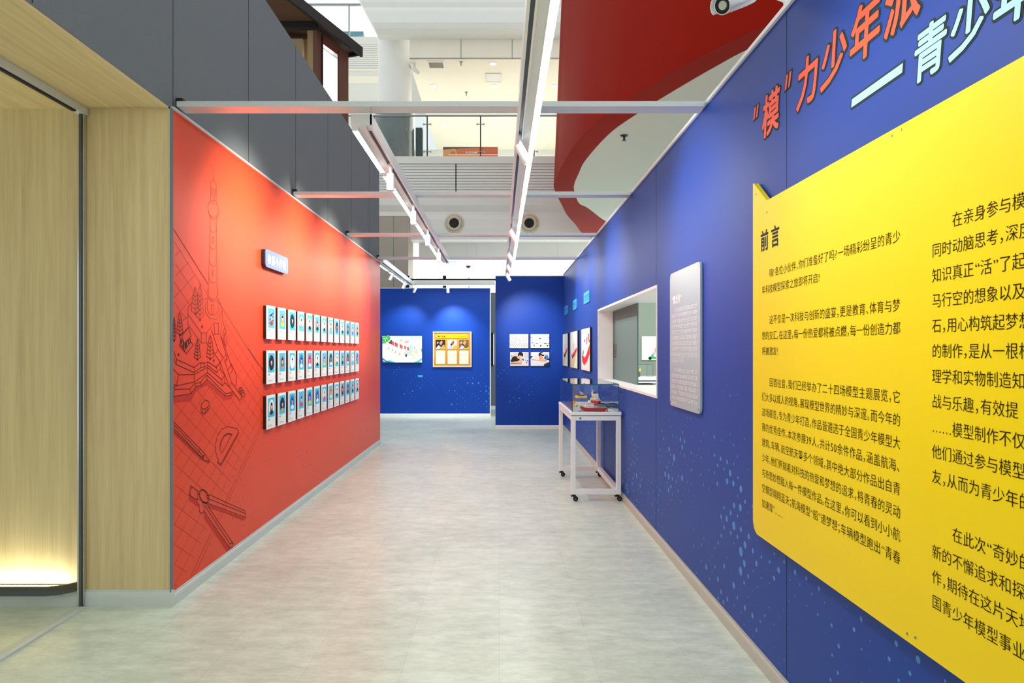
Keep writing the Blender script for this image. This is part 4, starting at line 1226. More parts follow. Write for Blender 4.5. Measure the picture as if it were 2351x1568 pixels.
pane('glass_pane', gx0, gx1, gy0, gy0 + g_, gz0, gz1 - g_, case)
pane('glass_pane', gx0, gx1, gy1 - g_, gy1, gz0, gz1 - g_, case)
pane('glass_pane', gx0, gx0 + g_, gy0 + g_, gy1 - g_, gz0, gz1 - g_, case)
pane('glass_pane', gx1 - g_, gx1, gy0 + g_, gy1 - g_, gz0, gz1 - g_, case)
pane('glass_lid', gx0, gx1, gy0, gy1, gz1 - g_, gz1, case)
rr = random.Random(4)
for x in (cx0 + .03, cx1 - .03):
    for y in (cy0 + .03, cy1 - .03):
        a = rr.uniform(-.6, .6)
        dx, dy = math.cos(a) * .022, math.sin(a) * .022
        b_ = MB()
        b_.cyl((x, y, .056), (x, y, .07), .016, n=14)
        px_, py_ = -math.sin(a) * .014, math.cos(a) * .014
        for s_ in (-1, 1):
            b_.mesh([(x + s_ * px_ - dx * .5, y + s_ * py_ - dy * .5, .058), (x + s_ * px_ + dx * .8, y + s_ * py_ + dy * .8, .058), (x + s_ * px_ + dx * 1.1, y + s_ * py_ + dy * 1.1, .022), (x + s_ * px_ + dx * .6, y + s_ * py_ + dy * .6, .022),
                     (x + s_ * px_ * 1.25 - dx * .5, y + s_ * py_ * 1.25 - dy * .5, .058), (x + s_ * px_ * 1.25 + dx * .8, y + s_ * py_ * 1.25 + dy * .8, .058), (x + s_ * px_ * 1.25 + dx * 1.1, y + s_ * py_ * 1.25 + dy * 1.1, .022), (x + s_ * px_ * 1.25 + dx * .6, y + s_ * py_ * 1.25 + dy * .6, .022)],
                    [(0, 1, 2, 3), (7, 6, 5, 4), (0, 4, 5, 1), (1, 5, 6, 2), (2, 6, 7, 3), (3, 7, 4, 0)])
        b_.box(x - dx * .8 - .012, x - dx * .8 + .012, y - dy * .8 - .01, y - dy * .8 + .01, .044, .058)
        cst = b_.build('castor', M['black'], case)
        b_ = MB()
        wx, wy = x + dx * .85, y + dy * .85
        ax = Vector((-math.sin(a), math.cos(a), 0))
        b_.lathe(Vector((wx, wy, .0245)) - ax * .012, ax, [(.0, 0), (.012, 0), (.0245, .003), (.0245, .021), (.012, .024), (0, .024)], 18)
        b_.build('wheel', M['rubber'], cst, smooth=True)
        b_ = MB()
        b_.cyl(Vector((wx, wy, .0245)) - ax * .0135, Vector((wx, wy, .0245)) + ax * .0135, .009, n=12)
        b_.build('hub', M['steel'], cst)


def ship(name, label, loc, ang, ln, mats, big_house=True, tilt=0.0):
    """model ship: lofted hull, deck, wheelhouse, funnel, mast, rudder"""
    t = thing(name, label, 'model ship', loc)
    mx = Matrix.Rotation(ang, 3, 'Z') @ Matrix.Rotation(tilt, 3, 'Y')
    hullm, upm, darkm, accent = mats
    bm_, hh = ln * .13, ln * .17

    def put(mb, nm, m, par, **kw):
        mb.v = [mx @ (v * 1.0) + Vector(loc) for v in mb.v]
        return mb.build(nm, m, par, **kw)
    st = [(-.5, .72, .86, .5), (-.44, .86, .84, .12), (-.3, 1, .80, 0), (0, 1, .76, 0), (.22, .96, .80, 0), (.36, .7, .92, .05), (.45, .36, 1.06, .25), (.5, .04, 1.2, .62)]
    mb = MB()
    prof = [(-1, 1), (-.92, .55), (-.62, .12), (0, 0), (.62, .12), (.92, .55), (1, 1)]
    rows = [[(s * ln, w * bm_ * p, (kz + (dz - kz) * q_) * hh) for p, q_ in prof] for s, w, dz, kz in st]
    k = len(prof)
    mb.mesh([p for r in rows for p in r], [(i * k + j, i * k + j + 1, (i + 1) * k + j + 1, (i + 1) * k + j) for i in range(len(st) - 1) for j in range(k - 1)] + [tuple(range(k)), tuple(range(len(st) * k - 1, (len(st) - 1) * k - 1, -1))])
    hull = put(mb, 'hull', hullm, t, smooth=True)
    mb = MB()
    for (s0, w0, d0, _), (s1, w1, d1, _) in zip(st, st[1:]):
        mb.face([(s0 * ln, -w0 * bm_ * .95, d0 * hh * .97), (s1 * ln, -w1 * bm_ * .95, d1 * hh * .97), (s1 * ln, w1 * bm_ * .95, d1 * hh * .97), (s0 * ln, w0 * bm_ * .95, d0 * hh * .97)])
    put(mb, 'deck', M['deck_green'], t)
    mb = MB()
    mb.box(-.52 * ln, -.50 * ln, -.004, .004, .02 * hh, .6 * hh)
    mb.cyl((-.5 * ln, 0, .3 * hh), (-.53 * ln, 0, .3 * hh), .012 * ln / .27, n=8)
    put(mb, 'rudder', darkm, t)
    mb = MB()
    z0 = hh * .78
    if big_house:
        mb.box(-.02 * ln, .34 * ln, -.75 * bm_, .75 * bm_, z0, z0 + .11 * ln)
        mb.box(.02 * ln, .30 * ln, -.66 * bm_, .66 * bm_, z0 + .11 * ln, z0 + .17 * ln)
        mb.box(.10 * ln, .24 * ln, -.8 * bm_, .8 * bm_, z0 + .17 * ln, z0 + .22 * ln)
    else:
        mb.box(-.34 * ln, .08 * ln, -.75 * bm_, .75 * bm_, z0, z0 + .12 * ln)
        mb.box(-.26 * ln, .04 * ln, -.66 * bm_, .66 * bm_, z0 + .12 * ln, z0 + .22 * ln)
        mb.box(-.20 * ln, .02 * ln, -.85 * bm_, .85 * bm_, z0 + .22 * ln, z0 + .29 * ln)
    house = put(mb, 'deckhouse', upm, t, bevel=.002)
    mb = MB()
    for k_ in range(5):
        x = (.03 + .055 * k_) * ln if big_house else (-.24 + .05 * k_) * ln
        for s_ in (-1, 1):
            mb.box(x, x + .025 * ln, s_ * .665 * bm_ - .001, s_ * .665 * bm_ + .001, z0 + .13 * ln, z0 + .155 * ln)
            mb.box(x, x + .02 * ln, s_ * .752 * bm_ - .001, s_ * .752 * bm_ + .001, z0 + .05 * ln, z0 + .07 * ln)
    put(mb, 'porthole', darkm, house)
    zt = z0 + (.22 if big_house else .29) * ln
    mb = MB()
    mb.box(-.10 * ln, -.02 * ln, -.4 * bm_, .4 * bm_, z0 + .08 * ln, zt + .06 * ln)
    put(mb, 'funnel', accent, t, bevel=.002)
    mb = MB()
    mb.cyl((.12 * ln, 0, zt), (.12 * ln, 0, zt + .16 * ln), .006, .003, 8)
    mb.box(.115 * ln, .125 * ln, -.5 * bm_, .5 * bm_, zt + .10 * ln, zt + .108 * ln)
    mb.lathe((.18 * ln, 0, zt), (0, 0, 1), [(0, 0), (.03 * ln, .0), (.036 * ln, .03 * ln), (.02 * ln, .058 * ln), (0, .065 * ln)], 12)
    put(mb, 'mast', upm, t)
    mb = MB()
    for s_ in (-1, 1):
        y = s_ * .86 * bm_
        for i_ in range(8):
            x = (-.46 + .085 * i_) * ln
            mb.cyl((x, y, hh * .8), (x, y, hh * .8 + .035 * ln), .0012, n=5)
        mb.cyl((-.46 * ln, y, hh * .8 + .035 * ln), (.135 * ln, y, hh * .8 + .035 * ln), .0012, n=5)
    put(mb, 'railing', upm, t)
    return t, mx, put


zf = .888
ship('model_ship', 'red hulled model ship with white deckhouse at the front of the glass case', (.957, 6.905, zf), R(180 - 12), .27, (M['ship_red'], M['ship_white'], M['ship_dark'], M['ship_red']), True)
t = thing('display_stand', 'clear acrylic stand with a yellow slab top inside the case', 'stand', (.885, 7.35, zf))
b_ = MB()
for x in (.845, .925):
    b_.cyl((x, 7.35, zf), (x, 7.35, zf + .105), .005, n=8)
b_.build('acrylic_rod', M['glass'], t)
b_ = MB()
b_.box(.825, .945, 7.30, 7.42, zf + .105, zf + .128)
b_.build('slab', mat('straw yellow block', (232, 196, 92), .6), t, bevel=.004)
ship('model_boat', 'small white and maroon model boat on the yellow slab in the case', (.885, 7.36, zf + .128), R(200), .085, (M['ship_dark'], M['ship_white'], M['black'], M['ship_red']), False)
t = thing('cradle', 'small clear cradle holding up the raised ship in the case', 'stand', (1.02, 7.32, zf))
b_ = MB()
for y in (7.26, 7.40):
    b_.box(.995, 1.045, y, y + .006, zf, zf + .045)
b_.build('cradle_plate', M['glass'], t)
ship('model_icebreaker', 'raised red and maroon model ship with tall white upperworks in the case', (1.02, 7.33, zf + .045), R(108), .26, (M['ship_red'], M['ship_white'], M['ship_dark'], M['ship_dark']), False)
b_ = MB()
b_.cyl((1.0, 7.36, zf + .17), (1.0, 7.36, zf + .235), .006, n=8)
tag(b_.build('signal_mast', M['cyan']), 'cyan rod standing above the raised model ship', 'mast').location = (0, 0, 0)
t = thing('reef_diorama', 'sandy reef base with orange coral tufts at the left of the case', 'model', (.80, 7.55, zf))
b_ = MB()
b_.prism(Fr((.80, 7.55, zf), (1, 0, 0), (0, 1, 0)), [(-.055, -.07), (.04, -.08), (.07, -.01), (.05, .07), (-.03, .08), (-.06, .02)], 0, .02)
b_.build('base', M['sand'], t)
rr = random.Random(3)
for k in range(9):
    b_ = MB()
    x, y = .80 + rr.uniform(-.045, .05), 7.55 + rr.uniform(-.05, .05)
    for j in range(4):
        b_.cyl((x, y, zf + .018), (x + rr.uniform(-.014, .014), y + rr.uniform(-.014, .014), zf + .03 + rr.uniform(.012, .03)), .005, .0025, 6)
    b_.build('coral', M['coral'], t)
b_ = MB()
b_.box(.80, .85, 6.86, 6.885, zf, zf + .012)
tag(b_.build('caption_card', M['cyan']), 'blue caption card lying in front of the red model ship', 'label')
t = thing('display_tray', 'dark framed tray lying on the case floor near the wall', 'tray', (1.12, 7.45, zf))
b_ = MB()
b_.box(1.07, 1.18, 7.25, 7.65, zf, zf + .012)
b_.build('tray_base', M['grey_dark'], t)
b_ = MB()
for q4 in ((1.07, 1.18, 7.25, 7.265), (1.07, 1.18, 7.635, 7.65), (1.07, 1.085, 7.265, 7.635), (1.165, 1.18, 7.265, 7.635)):
    b_.box(*q4, zf + .012, zf + .03)
b_.build('tray_rim', M['dark_steel'], t)

# ------------------------------------------------------------------ cross beams over the corridor
for k, y in enumerate((4.05, 6.345, 8.566, 10.73)):
    b_ = MB()
    b_.box(-1.925, 1.228, y, y + .12, 2.958, 2.99)
    o = b_.build('cross_beam', M['alu'], bevel=.002)
    tag(o, 'pale metal beam across the corridor, ' + ['nearest the camera', 'second from the camera', 'third from the camera', 'farthest, where the light tracks end'][k], 'beam', 'beams across the corridor')
    b_ = MB()
    b_.box(-1.943, -1.905, y + .03, y + .07, 2.99, 3.02)
    b_.build('bracket', M['black'], o)

# ------------------------------------------------------------------ light tracks
def track(label, loc, segs):
    t = thing('light_track', label, 'light', loc, 'light tracks')
    for nm, m, boxes in segs:
        b_ = MB()
        for bx in boxes:
            b_.box(*bx)
            if nm == 'led_bar':
                b_.face([(bx[0] + .002, bx[3], bx[4] - .0006), (bx[1] - .002, bx[3], bx[4] - .0006), (bx[1] - .002, bx[2], bx[4] - .0006), (bx[0] + .002, bx[2], bx[4] - .0006)], 1)
        b_.build(nm, [M['white_metal'], M['led']] if nm == 'led_bar' else m, t)
    return t


track('long ceiling light track with a bright led bar on the left half of the corridor', (-.85, 7.4, 2.95), [
    ('housing', M['white_metal'], [(-.915, -.785, 4.18, 10.72, 2.892, 2.957)]),
    ('led_bar', M['led'], [(-.914, -.876, 4.22, 5.20, 2.866, 2.892), (-.914, -.876, 5.32, 6.9, 2.866, 2.892), (-.914, -.876, 6.96, 8.4, 2.866, 2.892), (-.914, -.876, 8.46, 10.6, 2.866, 2.892)]),
    ('spot_rail', M['dark_steel'], [(-.822, -.796, 4.3, 10.7, 2.886, 2.892)]),
    ('rail_lip', M['white_metal'], [(-.796, -.783, 4.18, 10.72, 2.872, 2.957), (-.835, -.822, 4.18, 10.72, 2.872, 2.892)])])
track('long ceiling light track with a glaring led bar right of centre, running overhead', (.17, 6.7, 2.95), [
    ('housing', M['white_metal'], [(.112, .235, .9, 12.2, 2.892, 2.957)]),
    ('led_bar', M['led'], [(.198, .2355, .9, 12.1, 2.864, 2.892)]),
    ('spot_rail', M['dark_steel'], [(.122, .142, .9, 12.2, 2.886, 2.892)]),
    ('rail_lip', M['white_metal'], [(.108, .122, .9, 12.2, 2.872, 2.957), (.142, .152, .9, 12.2, 2.872, 2.892)]),
    ('splice_cover', M['white_metal'], [(.150, .203, 7.2, 7.26, 2.886, 2.892)])])
track('short light track beyond the end of the red wall', (-1.93, 12.9, 2.98), [
    ('housing', M['white_metal'], [(-1.99, -1.87, 10.85, 14.8, 2.94, 3.0)]),
    ('led_bar', M['led'], [(-1.988, -1.955, 11.08, 12.0, 2.912, 2.94), (-1.988, -1.955, 12.2, 14.4, 2.912, 2.94)]),
    ('spot_rail', M['dark_steel'], [(-1.91, -1.885, 11.1, 14.7, 2.934, 2.94)]),
    ('rail_lip', M['white_metal'], [(-1.868, -1.855, 10.85, 14.8, 2.92, 3.0)])])
track('crosswise light track hanging in front of the blue back wall', (-1.0, 14.75, 2.98), [
    ('housing', M['white_metal'], [(-1.856, -.1, 14.68, 14.82, 2.955, 3.03)]),
    ('led_bar', M['led'], [(-1.80, -.12, 14.70, 14.74, 2.925, 2.955)]),
    ('spot_rail', M['dark_steel'], [(-1.86, -.1, 14.77, 14.80, 2.948, 2.955)])])

TS = 'track spotlights'


def wall_washer(y, label):
    t = thing('track_spotlight', label, 'spotlight', (-.805, y, 2.886), TS)
    b_ = MB()
    b_.box(-.818, -.80, y - .05, y + .05, 2.862, 2.886)
    b_.cyl((-.808, y, 2.862), (-.808, y, 2.815), .012, n=12)
    b_.build('adapter', M['white_metal'], t)
    b_ = MB()
    b_.box(-.832, -.782, y - .03, y + .03, 2.69, 2.815)
    b_.build('head', M['white_metal'], t, bevel=.003)
    b_ = MB()
    b_.box(-.8335, -.832, y - .024, y + .024, 2.70, 2.80)
    b_.build('lens', M['lens'], t)
    light('washer_lamp', 'SPOT', (-.86, y, 2.75), (-1.93, y + .1, 2.28), 175, t, (1, .9, .72), spot_size=R(92), spot_blend=1.0, shadow_soft_size=.06)


for k, y in enumerate((5.05, 6.41, 7.70, 9.09)):
    wall_washer(y, 'boxy white spotlight on the left track, ' + ['nearest the camera', 'second along', 'third along', 'last before the track ends'][k])


def can_spot(loc, d, label, target, energy, size=60):
    t = thing('track_spotlight', label, 'spotlight', loc, TS)
    p = Vector(loc)
    d = Vector(d).normalized()
    b_ = MB()
    b_.box(p.x - .007, p.x + .007, p.y - .05, p.y + .05, p.z - .03, p.z)
    b_.cyl(p - Vector((0, 0, .03)), p - Vector((0, 0, .075)), .009, n=10)
    b_.build('adapter', M['white_metal'], t)
    a = p - Vector((0, 0, .075)) - d * .025
    e = a + d * .135
    b_ = MB()
    b_.lathe(a, d, [(0, 0), (.027, 0), (.029, .004), (.029, .131), (.027, .135), (.023, .135), (.022, .122)], 24)
    b_.build('head', M['white_metal'], t, smooth=True)
    b_ = MB()
    b_.cyl(a + d * .118, a + d * .122, .022, n=20)
    b_.build('lens', M['lens'], t)
    light('spot_lamp', 'SPOT', e + d * .01, target, energy, t, (1, .97, .92), spot_size=R(size), spot_blend=.9, shadow_soft_size=.025)


names = ['pointing at the yellow board, largest in view', 'second one, over the display case', 'third one along, in front of the ship prints', 'fourth one along', 'last one, low against the blue end wall']
for k, y in enumerate((4.385, 7.53, 9.32, 10.6, 11.75)):
    can_spot((.13, y, 2.886), (.5, .12, -.86), 'white cylinder spotlight on the right track, ' + names[k], (1.243, y - .1, 2.3) if k < 4 else (.58, 13.1, 1.9), (58 if k == 0 else 75) if k < 4 else 120, 95 if k < 4 else 62)
can_spot((.13, 2.3, 2.886), (.5, 0, -.86), 'white cylinder spotlight on the right track above the top of the view', (1.243, 2.2, 2.1), 36, 95)
can_spot((-1.897, 12.1, 2.934), (-.5, 0, -.86), 'white cylinder spotlight just past the end of the red wall', (-3.5, 12.2, 1.5), 12)
can_spot((-1.897, 13.7, 2.934), (-.42, 0, -.9), 'white cylinder spotlight near the bend of the short track', (-3.5, 13.8, 1.5), 12)
can_spot((-1.82, 14.785, 2.948), (-.42, .25, -.86), 'white cylinder spotlight tilted left over the wall screen', (-2.2, 15.47, 1.6), 60, 90)
can_spot((-1.12, 14.785, 2.948), (0, .30, -.95), 'white cylinder spotlight hanging straight over the cork board', (-1.0, 15.47, 1.7), 110, 85)

# ------------------------------------------------------------------ bullet camera
t = thing('security_camera', 'white bullet security camera mounted on top of the blue wall', 'camera', (1.2, 3.12, 2.995))
p, d = Vector((.952, 2.90, 2.975)), Vector((.6, .52, .42)).normalized()
b_ = MB()
b_.lathe(p, d, [(.034, 0), (.0375, 0), (.0375, .20), (.034, .27), (.02, .285), (0, .285)], 28)
b_.build('body', M['white_metal'], t, smooth=True)
u = d.cross(Vector((0, 0, 1))).normalized()
w = u.cross(d)
b_ = MB()
prof = [(math.cos(R(a)) * .043, math.sin(R(a)) * .043) for a in range(-30, 211, 15)]
n_ = len(prof)
pts = [p - d * .022 + u * a + w * q_ for a, q_ in prof] + [p + d * .21 + u * a + w * q_ for a, q_ in prof]
b_.mesh(pts, [(i, i + 1, n_ + i + 1, n_ + i) for i in range(n_ - 1)])
o = b_.build('sun_hood', M['white_metal'], t, smooth=True)
sl = o.modifiers.new('thick', 'SOLIDIFY')
sl.thickness = .003
b_ = MB()
b_.cyl(p + d * .004, p + d * .008, .0345, n=24)
face = b_.build('front_glass', M['black_gloss'], t)
b_ = MB()
b_.lathe(p - d * .0, d, [(.0, -.002), (.017, -.002), (.019, .002), (.019, .006)], 20)
b_.build('lens', M['soffit'], face)
b_ = MB()
b_.tube([p + d * .25, p + d * .25 + Vector((.06, .0, .02)), Vector((1.29, 3.06, 3.08)), Vector((1.30, 3.06, 2.995))], .012)
b_.cyl((1.30, 3.06, 2.995), (1.30, 3.06, 3.012), .04, n=20)
b_.build('mount_arm', M['white_metal'], t)

# ------------------------------------------------------------------ room behind the window: picture and far display case
t = thing('flower_picture', 'white canvas with a rainbow and flower basket seen through the window', 'picture', (4.0, 16.5, 1.5))
FT = Fr((0, 16.5, 0), (1, 0, 0), (0, 0, 1))
b_ = MB()
b_.fbox(FT, 3.45, 4.35, 1.285, 1.855, 0, .05)
b_.build('canvas', M['white'], t)
b_ = MB()
F = Fr((0, 16.4495, 0), (1, 0, 0), (0, 0, 1))
P = pict(b_, F, 3.45, 1.285, .9, .57)
for k_, rgb in enumerate(((250, 210, 150), (250, 240, 170), (120, 210, 230))):
    for i in range(8):
        a_, c_ = R(150 - 15 * i), R(135 - 15 * i)
        r0, r1 = .20 - .03 * k_, .17 - .03 * k_
        P(rgb, .001, *[(.46 + .6 * r * math.cos(x), .76 + r * math.sin(x)) for r, x in ((r0, a_), (r0, c_), (r1, c_), (r1, a_))])
P((90, 190, 30), .001, (.18, .04), (.70, .04), (.62, .26), (.28, .26))
P((60, 200, 190), .0014, (.24, .12), (.50, .10), (.54, .20), (.26, .22))
for u, v, rgb in ((.32, .30, (250, 200, 210)), (.40, .36, (250, 220, 60)), (.46, .46, (250, 210, 40)), (.38, .44, (250, 180, 190)), (.44, .30, (20, 110, 60)), (.42, .58, (30, 140, 90)), (.52, .40, (240, 90, 60)), (.36, .20, (250, 250, 250)), (.22, .07, (20, 50, 30)), (.44, .07, (20, 50, 40))):
    ell(P, rgb, .002, u, v, .045, .07, 10)
b_.build('painting', M['ink'], t, ink=True)
t = thing('far_display_case', 'white display case with a glass hood in the room behind the window', 'display case', (3.6, 15.2, 0))
b_ = MB()
b_.box(2.6, 4.6, 14.9, 15.6, .86, .93)
b_.box(2.6, 4.6, 14.9, 15.6, .80, .83)
b_.build('table_top', M['white_metal'], t)
for x in (2.62, 3.58, 4.52):
    b_ = MB()
    b_.box(x, x + .06, 14.92, 15.0, 0, .86)
    b_.build('leg', M['white_metal'], t)
b_ = MB()
b_.box(2.68, 3.40, 15.0, 15.5, .02, .78)
b_.build('cabinet', M['dark_steel'], t)
pane('glass_pane', 2.65, 3.38, 14.95, 14.958, .93, 1.2, t)
pane('glass_lid', 2.65, 3.38, 14.95, 15.55, 1.2, 1.208, t)
pane('glass_pane', 3.372, 3.38, 14.958, 15.55, .93, 1.2, t)
for k, (x, col, lab) in enumerate(((3.06, (60, 70, 62), 'dark model with yellow crests under the far glass hood'), (2.79, (226, 214, 196), 'pale model beside the dark one under the far glass hood'))):
    o = thing('animal_model', lab, 'model', (x, 15.2, .93))
    b_ = MB()
    rr = random.Random(k)
    b_.lathe((x, 15.2, .93), (0, 0, 1), [(0, 0), (.085, 0), (.095, .05), (.07, .11), (.04, .14), (0, .15)], 14)
    b_.build('body', mat('model body', col, .6, var=.3, scale=30), o, smooth=True)
    for s_ in (-1, 1):
        b_ = MB()
        b_.lathe((x + s_ * .06, 15.17, 1.03), (s_ * .3, -.2, 1), [(0, 0), (.022, .02), (.028, .05), (.01, .085), (0, .09)], 10)
        b_.build('crest', M['yellow'] if k == 0 else M['sand'], o, smooth=True)

# ------------------------------------------------------------------ brown kiosk rising behind the grey wall
P1, dk, nk = Vector((-2.221, 10.0, 0)), Vector((-.3345, -.9424, 0)), Vector((.9424, -.3345, 0))
FK = Fr(P1, dk * -1, (0, 0, 1))     # right = away from the camera, n = towards the corridor
FK = Fr(P1, (-dk.x, -dk.y, 0), (0, 0, 1))
sgn = 1 if FK.n.dot(nk) > 0 else -1
kiosk = thing('kiosk', 'brown clad kiosk with black flat roof and lit window above the grey wall', 'building', (-2.6, 9.5, 0))
b_ = MB()
for a0, a1, z0, z1 in ((-.298, 0, 0, 5.88), (-.796, -.67, 0, 5.88), (-.67, -.298, 5.75, 5.88), (-.67, -.298, 0, 3.2)):
    b_.fbox(FK, a0, a1, z0, z1, 0, -.12 * sgn)
b_.fbox(FK, -.12, 0, 0, 5.88, -.12 * sgn, -3.0 * sgn)
b_.build('wall', M['bronze'], kiosk)
b_ = MB()
b_.fbox(FK, -.66, -.315, 3.2, 5.72, -.05 * sgn, -.07 * sgn)
wn = b_.build('window', M['lightbox'], kiosk)
b_ = MB()
b_.fbox(FK, -.318, -.296, 3.2, 5.75, .02 * sgn, -.05 * sgn)
b_.fbox(FK, -.67, -.318, 5.728, 5.75, .02 * sgn, -.05 * sgn)
b_.build('frame', M['chrome'], wn)
b_ = MB()
b_.fbox(FK, -.69, -.67, 3.2, 5.86, .02 * sgn, -.02 * sgn)
b_.fbox(FK, -.285, -.27, 3.2, 5.8, .01 * sgn, -.02 * sgn)
b_.build('batten', mat('dark red batten', (60, 26, 22), .5), kiosk)
b_ = MB()
b_.box(-2.62, -2.50, 9.27, 9.40, 0, 5.88)
b_.box(-5.5, -2.62, 9.55, 9.65, 0, 5.88)
b_.build('front_wall', M['tan_board'], kiosk)
b_ = MB()
b_.box(-5.5, -2.74, 9.46, 9.55, 0, 5.85)
b_.build('front_panel', mat('pale tan board', (196, 170, 134), .65), kiosk)
b_ = MB()
b_.box(-5.5, -2.475, 9.18, 9.27, 5.875, 5.95)
b_.build('lintel', M['roof'], kiosk)
b_ = MB()
b_.fbox(FK, -3.6, .14, 5.96, 5.975, .10 * sgn, -3.2 * sgn)
b_.build('soffit', M['bronze'], kiosk)
b_ = MB()
b_.fbox(FK, -3.7, .17, 5.975, 6.02, .14 * sgn, -3.2 * sgn)
b_.fbox(FK, -3.7, .17, 5.88, 5.975, .14 * sgn, .10 * sgn)
b_.fbox(FK, .14, .17, 5.90, 5.975, .10 * sgn, -3.2 * sgn)
b_.build('roof', M['roof'], kiosk)

# ------------------------------------------------------------------ red oval balcony above the right wall
E_ = [(5.5, 4.55), (4.2, 4.95), (3.2, 5.4), (2.49, 5.95), (2.2, 6.31), (1.82, 7.01), (1.46, 7.88), (1.28, 8.46), (1.09, 9.33), (.99, 10.5), (.966, 11.3), (.965, 12.03), (1.24, 13.5), (1.46, 14.55), (1.74, 15.55), (2.09, 16.82), (2.6, 17.4), (5.5, 17.6)]
S_ = [(5.5, 5.2), (4.0, 5.55), (2.95, 6.0), (2.47, 6.48), (2.20, 7.02), (1.86, 7.88), (1.72, 8.29), (1.48, 9.12), (1.32, 10.38), (1.304, 11.14), (1.31, 11.87), (1.37, 12.4), (1.57, 13.4), (1.81, 13.88), (2.4, 15.28), (2.9, 15.9), (3.4, 16.2), (5.5, 16.4)]


def spline(pts, n=8):
    out = []
    P_ = [pts[0]] + pts + [pts[-1]]
    for i in range(1, len(P_) - 2):
        for k in range(n):
            t_ = k / n
            p0, p1, p2, p3 = P_[i - 1], P_[i], P_[i + 1], P_[i + 2]
            out.append(tuple(.5 * (2 * p1[j] + (p2[j] - p0[j]) * t_ + (2 * p0[j] - 5 * p1[j] + 4 * p2[j] - p3[j]) * t_ * t_ + (3 * p1[j] - p0[j] - 3 * p2[j] + p3[j]) * t_ ** 3) for j in (0, 1)))
    out.append(pts[-1])
    return out


E_, S_ = spline(E_), spline(S_)
zb = 4.40
t = thing('red_balcony', 'deep red oval balcony with pale soffit bulging over the right wall', 'balcony', (3, 11, zb))
b_ = MB()
n_ = len(E_)
top = [(x + .16, y) for x, y in E_]
b_.mesh([(x, y, zb) for x, y in E_] + [(x, y, 8.2) for x, y in top], [(i, i + 1, n_ + i + 1, n_ + i) for i in range(n_ - 1)])
b_.build('fascia', M['red_paint'], t, smooth=True)
b_ = MB()
b_.mesh([(x, y, zb) for x, y in E_] + [(x, y, zb + .02) for x, y in S_], [(i + 1, i, n_ + i, n_ + i + 1) for i in range(n_ - 1)])
b_.build('underside_band', M['red_paint'], t, smooth=True)
b_ = MB()
ctr = (5.5, 11, zb + .02)
b_.mesh([ctr] + [(x, y, zb + .02) for x, y in S_], [(0, i + 1, i) for i in range(1, n_)])
so = b_.build('soffit', M['soffit'], t)
b_ = MB()
b_.lathe((1.69, 9.2, zb + .02), (0, 0, -1), [(.055, 0), (.05, .012), (.018, .02), (.014, .06), (.03, .066), (.03, .072), (0, .075)], 16)
b_.build('sprinkler', M['dark_steel'], so)

# ------------------------------------------------------------------ mall storeys behind
b_ = MB()
b_.box(-14, 9, 18.0, 36, 4.45, 4.51)
struct(b_, 'ceiling_ground', M['mall_white'])
b_ = MB()
b_.box(-14, 9, 34, 34.2, 0, 4.45)
struct(b_, 'wall_ground', M['mall_white'])
b_ = MB()
b_.box(-2.2, 4, 18.6, 18.65, 4.0, 4.45)
for x in (-1.75, -.9, -.62, 1.6, 3.2):
    b_.box(x - .006, x + .006, 18.595, 18.6, 4.0, 4.45, 1)
struct(b_, 'trim_6', [M['mall_white'], M['alu']])
# slab edge: smooth cove, slats, parapet
b_ = MB()
prof = [(18.0, 4.51), (17.98, 4.56), (17.97, 4.75), (17.98, 5.0), (18.02, 5.12), (18.04, 5.2), (18.0, 5.28), (17.96, 5.36), (17.95, 5.66), (18.05, 5.68), (18.05, 6.45), (17.96, 6.46), (17.96, 6.65), (18.3, 6.65), (18.3, 4.51)]
n_ = len(prof)
b_.mesh([(-14, y, z) for y, z in prof] + [(9, y, z) for y, z in prof], [(i, (i + 1) % n_, n_ + (i + 1) % n_, n_ + i) for i in range(n_)] + [tuple(range(n_ - 1, -1, -1)), tuple(range(n_, 2 * n_))])
struct(b_, 'wall_balcony', M['mall_grey'])
b_ = MB()
for k in range(10):
    z = 5.70 + .076 * k
    for x0, x1 in ((-14, -1.165), (-1.135, 9)):
        b_.box(x0, x1, 17.985, 18.05, z, z + .062)
b_.box(-1.165, -1.135, 17.99, 18.05, 5.68, 6.45, 1)
struct(b_, 'trim_7', [M['mall_grey'], M['slate']])
for k, x in enumerate((-1.194, .79)):
    t = thing('jet_nozzle', 'round tan air nozzle with black mouth, %s of the two on the balcony edge' % ['left one', 'right one'][k], 'vent', (x, 17.97, 4.88), 'air nozzles on the balcony edge')
    b_ = MB()
    b_.lathe((x, 17.985, 4.88), (0, -1, 0), [(.265, 0), (.26, .03), (.235, .045), (.21, .05)], 36)
    b_.build('outer_ring', M['tan_slot'], t, smooth=True)
    b_ = MB()
    b_.lathe((x, 17.985, 4.88), (0, -1, 0), [(.205, .02), (.20, .06), (.17, .075), (.135, .07), (.125, .03)], 36)
    b_.build('inner_ring', M['tan_slot'], t, smooth=True)
    b_ = MB()
    b_.cyl((x, 17.98, 4.88), (x, 17.95, 4.88), .127, n=32)
    b_.build('mouth', M['black'], t)
# taupe pillar under the balcony
b_ = MB()
b_.box(-4.6, -2.36, 17.6, 18.6, 0, 5.0)
b_.box(-2.745, -2.735, 17.597, 17.6, 0, 5.0, 1)
struct(b_, 'wall_pillar', [M['taupe'], M['grey_dark']])
